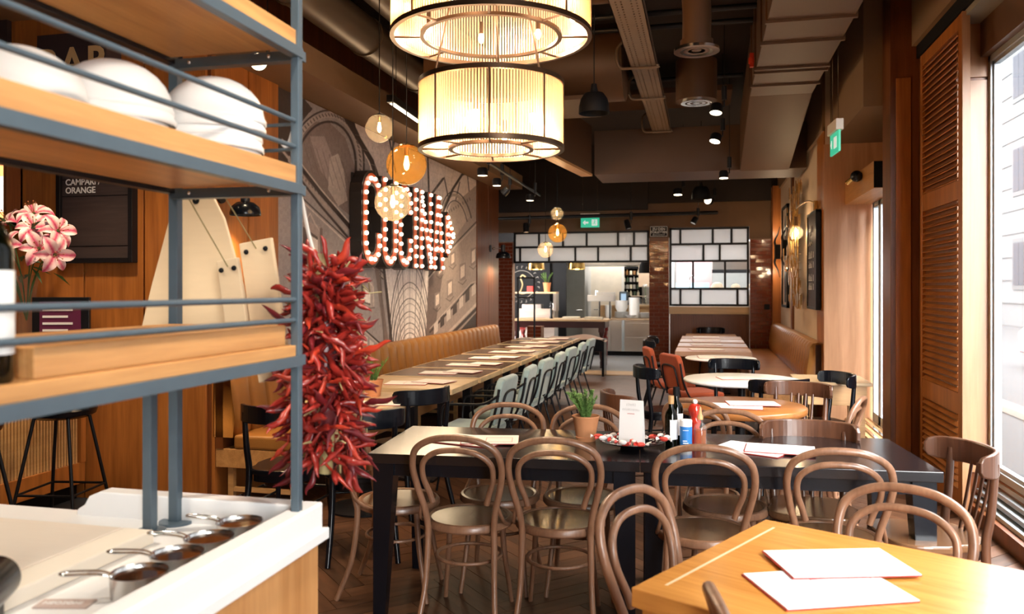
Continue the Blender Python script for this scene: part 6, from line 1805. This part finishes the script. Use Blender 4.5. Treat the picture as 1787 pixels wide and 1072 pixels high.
pile('plate', PLT, -1.30, 18.25, .846, 7, .017, 'at the brick column end of the steel counter', 'white plates on the steel counter', 1.1)
t = thing('white_canister', 'tall white canister standing on the steel counter', 'canister', (-1.55, 18.3, .846))
part('canister', MB().cyl((0, 0, 0), .12, .44, 24), M['white'], t)
part('lid', MB().cyl((0, 0, .44), .125, .02, 24), M['white'], t)
tag(part('bowl', MB().lathe([(0, 0), (.06, 0), (.13, .07), (.12, .07), (.05, .01), (0, .01)], 24), M['white'], loc=(-1.62, 18.15, .846)), 'wide shallow white bowl before the tall canister', 'bowl')
# ledge with shelves of bottles behind
t = thing('bottle_shelf', 'dark wall shelf unit crowded with bottles and jars', 'shelf', (-2.0, 19.85, 1.15))
part('back_panel', MB().box(-.34, .50, .1, .14, -.1, .95), M['black'], t)
for z in (.0, .17, .34, .51, .68, .85): part('shelf_board', MB().box(-.34, .50, -.05, .1, z, z + .015), M['black_metal'], t)
g = random.Random(2)
BM = []
for c, cn in (((.25, .12, .04), 'brown'), ((.75, .68, .5), 'cream'), ((.06, .10, .06), 'green'), ((.45, .42, .38), 'grey')):
    for shp in range(2):
        pr = [(0, 0), (.03, 0), (.03, .08), (.010, .10), (.010, .13), (0, .13)] if shp == 0 else [(0, 0), (.034, 0), (.034, .09), (.03, .10), (0, .10)]
        me = MB().lathe(pr, 10).mesh('bottle'); me.materials.append(mat('jar_' + cn + str(shp), c, .3)); BM.append((me, cn))
for r_, z in enumerate((.015, .185, .355, .525, .695)):
    for k in range(9):
        me, cn = BM[g.randrange(8)]
        o = bpy.data.objects.new('bottle', me); COL.objects.link(o); o.location = (-2.27 + k * .085 + g.uniform(-.01, .01), 19.83, 1.15 + z)
        tag(o, '%s bottle or jar, %s from left on the %s shelf of the dark kitchen unit' % (cn, nth[k] if k else 'first', ('lowest', 'second', 'third', 'fourth', 'top')[r_]), 'bottle', 'bottles and jars on the dark kitchen shelves')
for k, (x, z) in enumerate(((-2.12, 1.98), (-1.98, 2.08))):
    tag(part('signal_lamp', MB().sphere((0, 0, 0), .03, 10, 8), emis('green_signal_%d' % k, (.2, .9, .6), 2.0), loc=(x, 19.97, z)), 'small green signal lamp above the bottle shelves, %s one' % ('lower' if k == 0 else 'upper'), 'lamp')
t = thing('payment_terminal', 'upright grey screen device on the kitchen ledge', 'terminal', (-1.85, 18.95, 1.12))
part('casing', MB().box(-.10, .10, -.04, .04, 0, .32), M['grey_steel'], t, bevel=.02)
part('screen', MB().box(-.06, .06, -.045, -.04, .10, .27), emis('screen_blue', (.5, .7, .9), .7), t)
tag(part('kitchen_ledge', MB().box(-2.4, -1.0, 18.82, 19.1, 1.08, 1.12).box(-2.4, -1.0, 18.90, 19.1, .0, 1.08), M['pale_top'], bevel=.003), 'pale wooden ledge behind the crockery', 'ledge')
t = thing('flower_vase', 'clear vase with a cream flower on the kitchen ledge', 'vase', (-1.33, 18.95, 1.121))
part('vase', MB().lathe([(0, 0), (.05, 0), (.065, .06), (.03, .16), (.035, .22)], 20), M['clear_glass'], t)
part('stem', MB().tube([(0, 0, .02), (-.02, 0, .42)], .006, 6), M['leaf'], t)
for k in range(7):
    a = k * .9
    part('petal', MB().sphere((-.02 + .03 * math.cos(a), .03 * math.sin(a), .45), .028, 8, 6, 1.3), M['white'], t)
tag(part('splash_panel', MB().box(-1.55, -.9, 19.55, 19.6, 1.55, 2.2), mat('tan_panel', (.62, .46, .33), .5)), 'flat tan wall panel at the right of the kitchen', 'panel')
rk = thing('glass_rack', 'rack of dark glasses on the ledge by the brick column', 'rack', (-1.35, 19.2, 1.12))
part('rack', MB().box(-.35, .4, -.05, .05, 0, .03).box(-.35, .4, -.05, .05, .2, .22), M['steel'], rk)
for k in range(8): part('glass', MB().cyl((-.3 + k * .09, 0, .03), .03, .13, 12), M['black_wood'] if k % 2 else M['clear_glass'], rk)
# brass pendants and a black one over the pass
for (x, r, m_, lab, z) in ((-3.165, .17, 'brass', 'brass dome pendant over the pass, left one', 1.88), (-2.37, .165, 'brass', 'brass dome pendant over the pass, right one', 1.88), (-1.05, .15, 'black', 'black pendant shade half hidden by the shiny brick column', 1.80)):
    pendant('pendant_lamp', lab, (x, 15.15, z), r, .24, 2.915 - z, M[m_], M['filament'] if m_ == 'brass' else None, 12 if m_ == 'brass' else 0)
# clothing and crates below the pass
t = thing('draped_cloth', 'pale pink cloth and dark jacket draped over a seat by the pass', 'cloth', (-2.05, 13.55, .66))
n = 14; vs, fs = [], []
for i in range(n + 1):
    for j in range(n + 1):
        u, v_ = i / n, j / n
        vs.append((-.55 + 1.0 * u, -.2 + .4 * v_, .06 * math.sin(math.pi * u) ** .6 + .02 * math.sin(9 * u + 4 * v_) - .10 * abs(v_ - .5)))
for i in range(n):
    for j in range(n): fs.append((i * (n + 1) + j, (i + 1) * (n + 1) + j, (i + 1) * (n + 1) + j + 1, i * (n + 1) + j + 1))
part('cloth_sheet', MB().add(vs, fs, True), mat('pink_cloth', (.60, .42, .35), .8), t)
part('seat_under', MB().box(-.5, .42, -.18, .18, -.20, .0).box(-.5, -.46, -.18, .18, -.62, -.2).box(.38, .42, -.18, .18, -.62, -.2), M['black_wood'], t)
# service counter and hood behind the right internal window
t = thing('kitchen_range', 'steel kitchen worktop with hanging hood behind the framed window', 'counter', (.2, 17.4, 0))
part('worktop', MB().box(-.8, 1.3, -.5, .4, 1.38, 1.50), kw, t, bevel=.005)
part('carcass', MB().box(-.78, 1.28, -.48, .4, 0, 1.38), M['steel'], t)
part('hood', MB().box(-.05, 1.3, -.3, .5, 1.88, 2.5), M['steel'], t, bevel=.01)
part('hood_lip', MB().box(-.05, 1.3, -.34, -.3, 1.83, 1.90), M['black_metal'], t)
part('wall_panel', MB().box(-.8, -.05, .4, .45, 1.50, 2.4), mat('pink_wall', (.75, .42, .40), .6), t)
part('blue_panel', MB().box(-.8, -.1, .2, .3, 1.50, 1.64), mat('blue_panel', (.40, .55, .68), .5), t)
for k, (x, r, lab) in enumerate(((.25, .13, 'left'), (.62, .10, 'middle'), (.92, .10, 'right'))):
    tt = thing('covered_dish', 'tan domed dish on the worktop behind the framed window, %s of three' % lab, 'dish', (x, 17.05, 1.501), 0, 'domed dishes in the kitchen')
    part('dome', MB().lathe([(r, 0), (r * .98, r * .4), (r * .7, r * .9), (r * .2, r * 1.1), (0, r * 1.12)], 24), mat('tan_ceramic', (.45, .33, .22), .4) if k == 0 else bpy.data.materials['tan_ceramic'], tt)
    part('base_dish', MB().lathe([(0, 0), (r * 1.1, 0), (r * 1.15, .015), (0, .015)], 24), M['white'], tt)
t = thing('kitchen_tap', 'curved steel tap behind the lower left of the framed window', 'tap', (-.30, 17.0, 1.501))
part('tap', MB().tube(spline([(0, 0, 0), (0, 0, .22), (.05, 0, .27), (.10, 0, .22)], 6), .012, 8), M['chrome'], t)
part('tap_base', MB().cyl((0, 0, 0), .03, .03, 14), M['chrome'], t)
# direction sign to the toilets
t = thing('toilet_sign', 'small black framed sign reading ZU DEN TOILETTEN above the brick column', 'sign', (-.79, 14.45, 2.43))
part('sign_board', MB().box(-.155, .155, -.012, .012, 0, .19), M['black'], t)
part('sign_border', MB().box(-.15, .15, -.016, -.012, .005, .013).box(-.15, .15, -.016, -.012, .177, .185).box(-.15, -.142, -.016, -.012, .005, .185).box(.142, .15, -.016, -.012, .005, .185), M['letter_white'], t)
text('lettering', 'ZU DEN', .062, M['letter_white'], t, (0, -.0125, .117), (rad(90), 0, 0), .001, 'CENTER', bold=.0015)
text('lettering', 'TOILETTEN', .058, M['letter_white'], t, (0, -.0125, .062), (rad(90), 0, 0), .001, 'CENTER', bold=.0015)
part('arrow', MB().prism([(-.11, .035), (-.09, .047), (-.09, .038), (.11, .038), (.11, .032), (-.09, .032), (-.09, .023)], -.0145, -.012, 'y'), M['letter_white'], t)
# thin dark coat stand at the left column
t = thing('coat_stand', 'thin black metal stand beside the left brick column', 'stand', (-3.13, 14.0, 0))
for x in (-.12, .18): part('upright', MB().tube([(x, 0, 0), (x, 0, 1.72)], .016, 8), M['black_metal'], t)
for z in (1.35, 1.70): part('cross_bar', MB().tube([(-.14, 0, z), (.20, 0, z)], .012, 8), M['black_metal'], t)
part('base', MB().box(-.18, .24, -.15, .15, 0, .02), M['black_metal'], t)
t = thing('brick_stub', 'low glazed brick block under the pass beside the left column', 'block', (-3.12, 14.9, 0))
part('mortar', MB().box(-.14, .14, -.12, .12, 0, .80), M['grout'], t)
bk = MB().box(-.062, .062, -.012, .012, .004, .063).mesh('brick'); bk.materials.append(M['tile_red'])
for r_ in range(12):
    for k in range(2): part('brick', bk, None, t, loc=(-.067 + k * .134 + (.0 if r_ % 2 else .004), -.125, r_ * .0665))
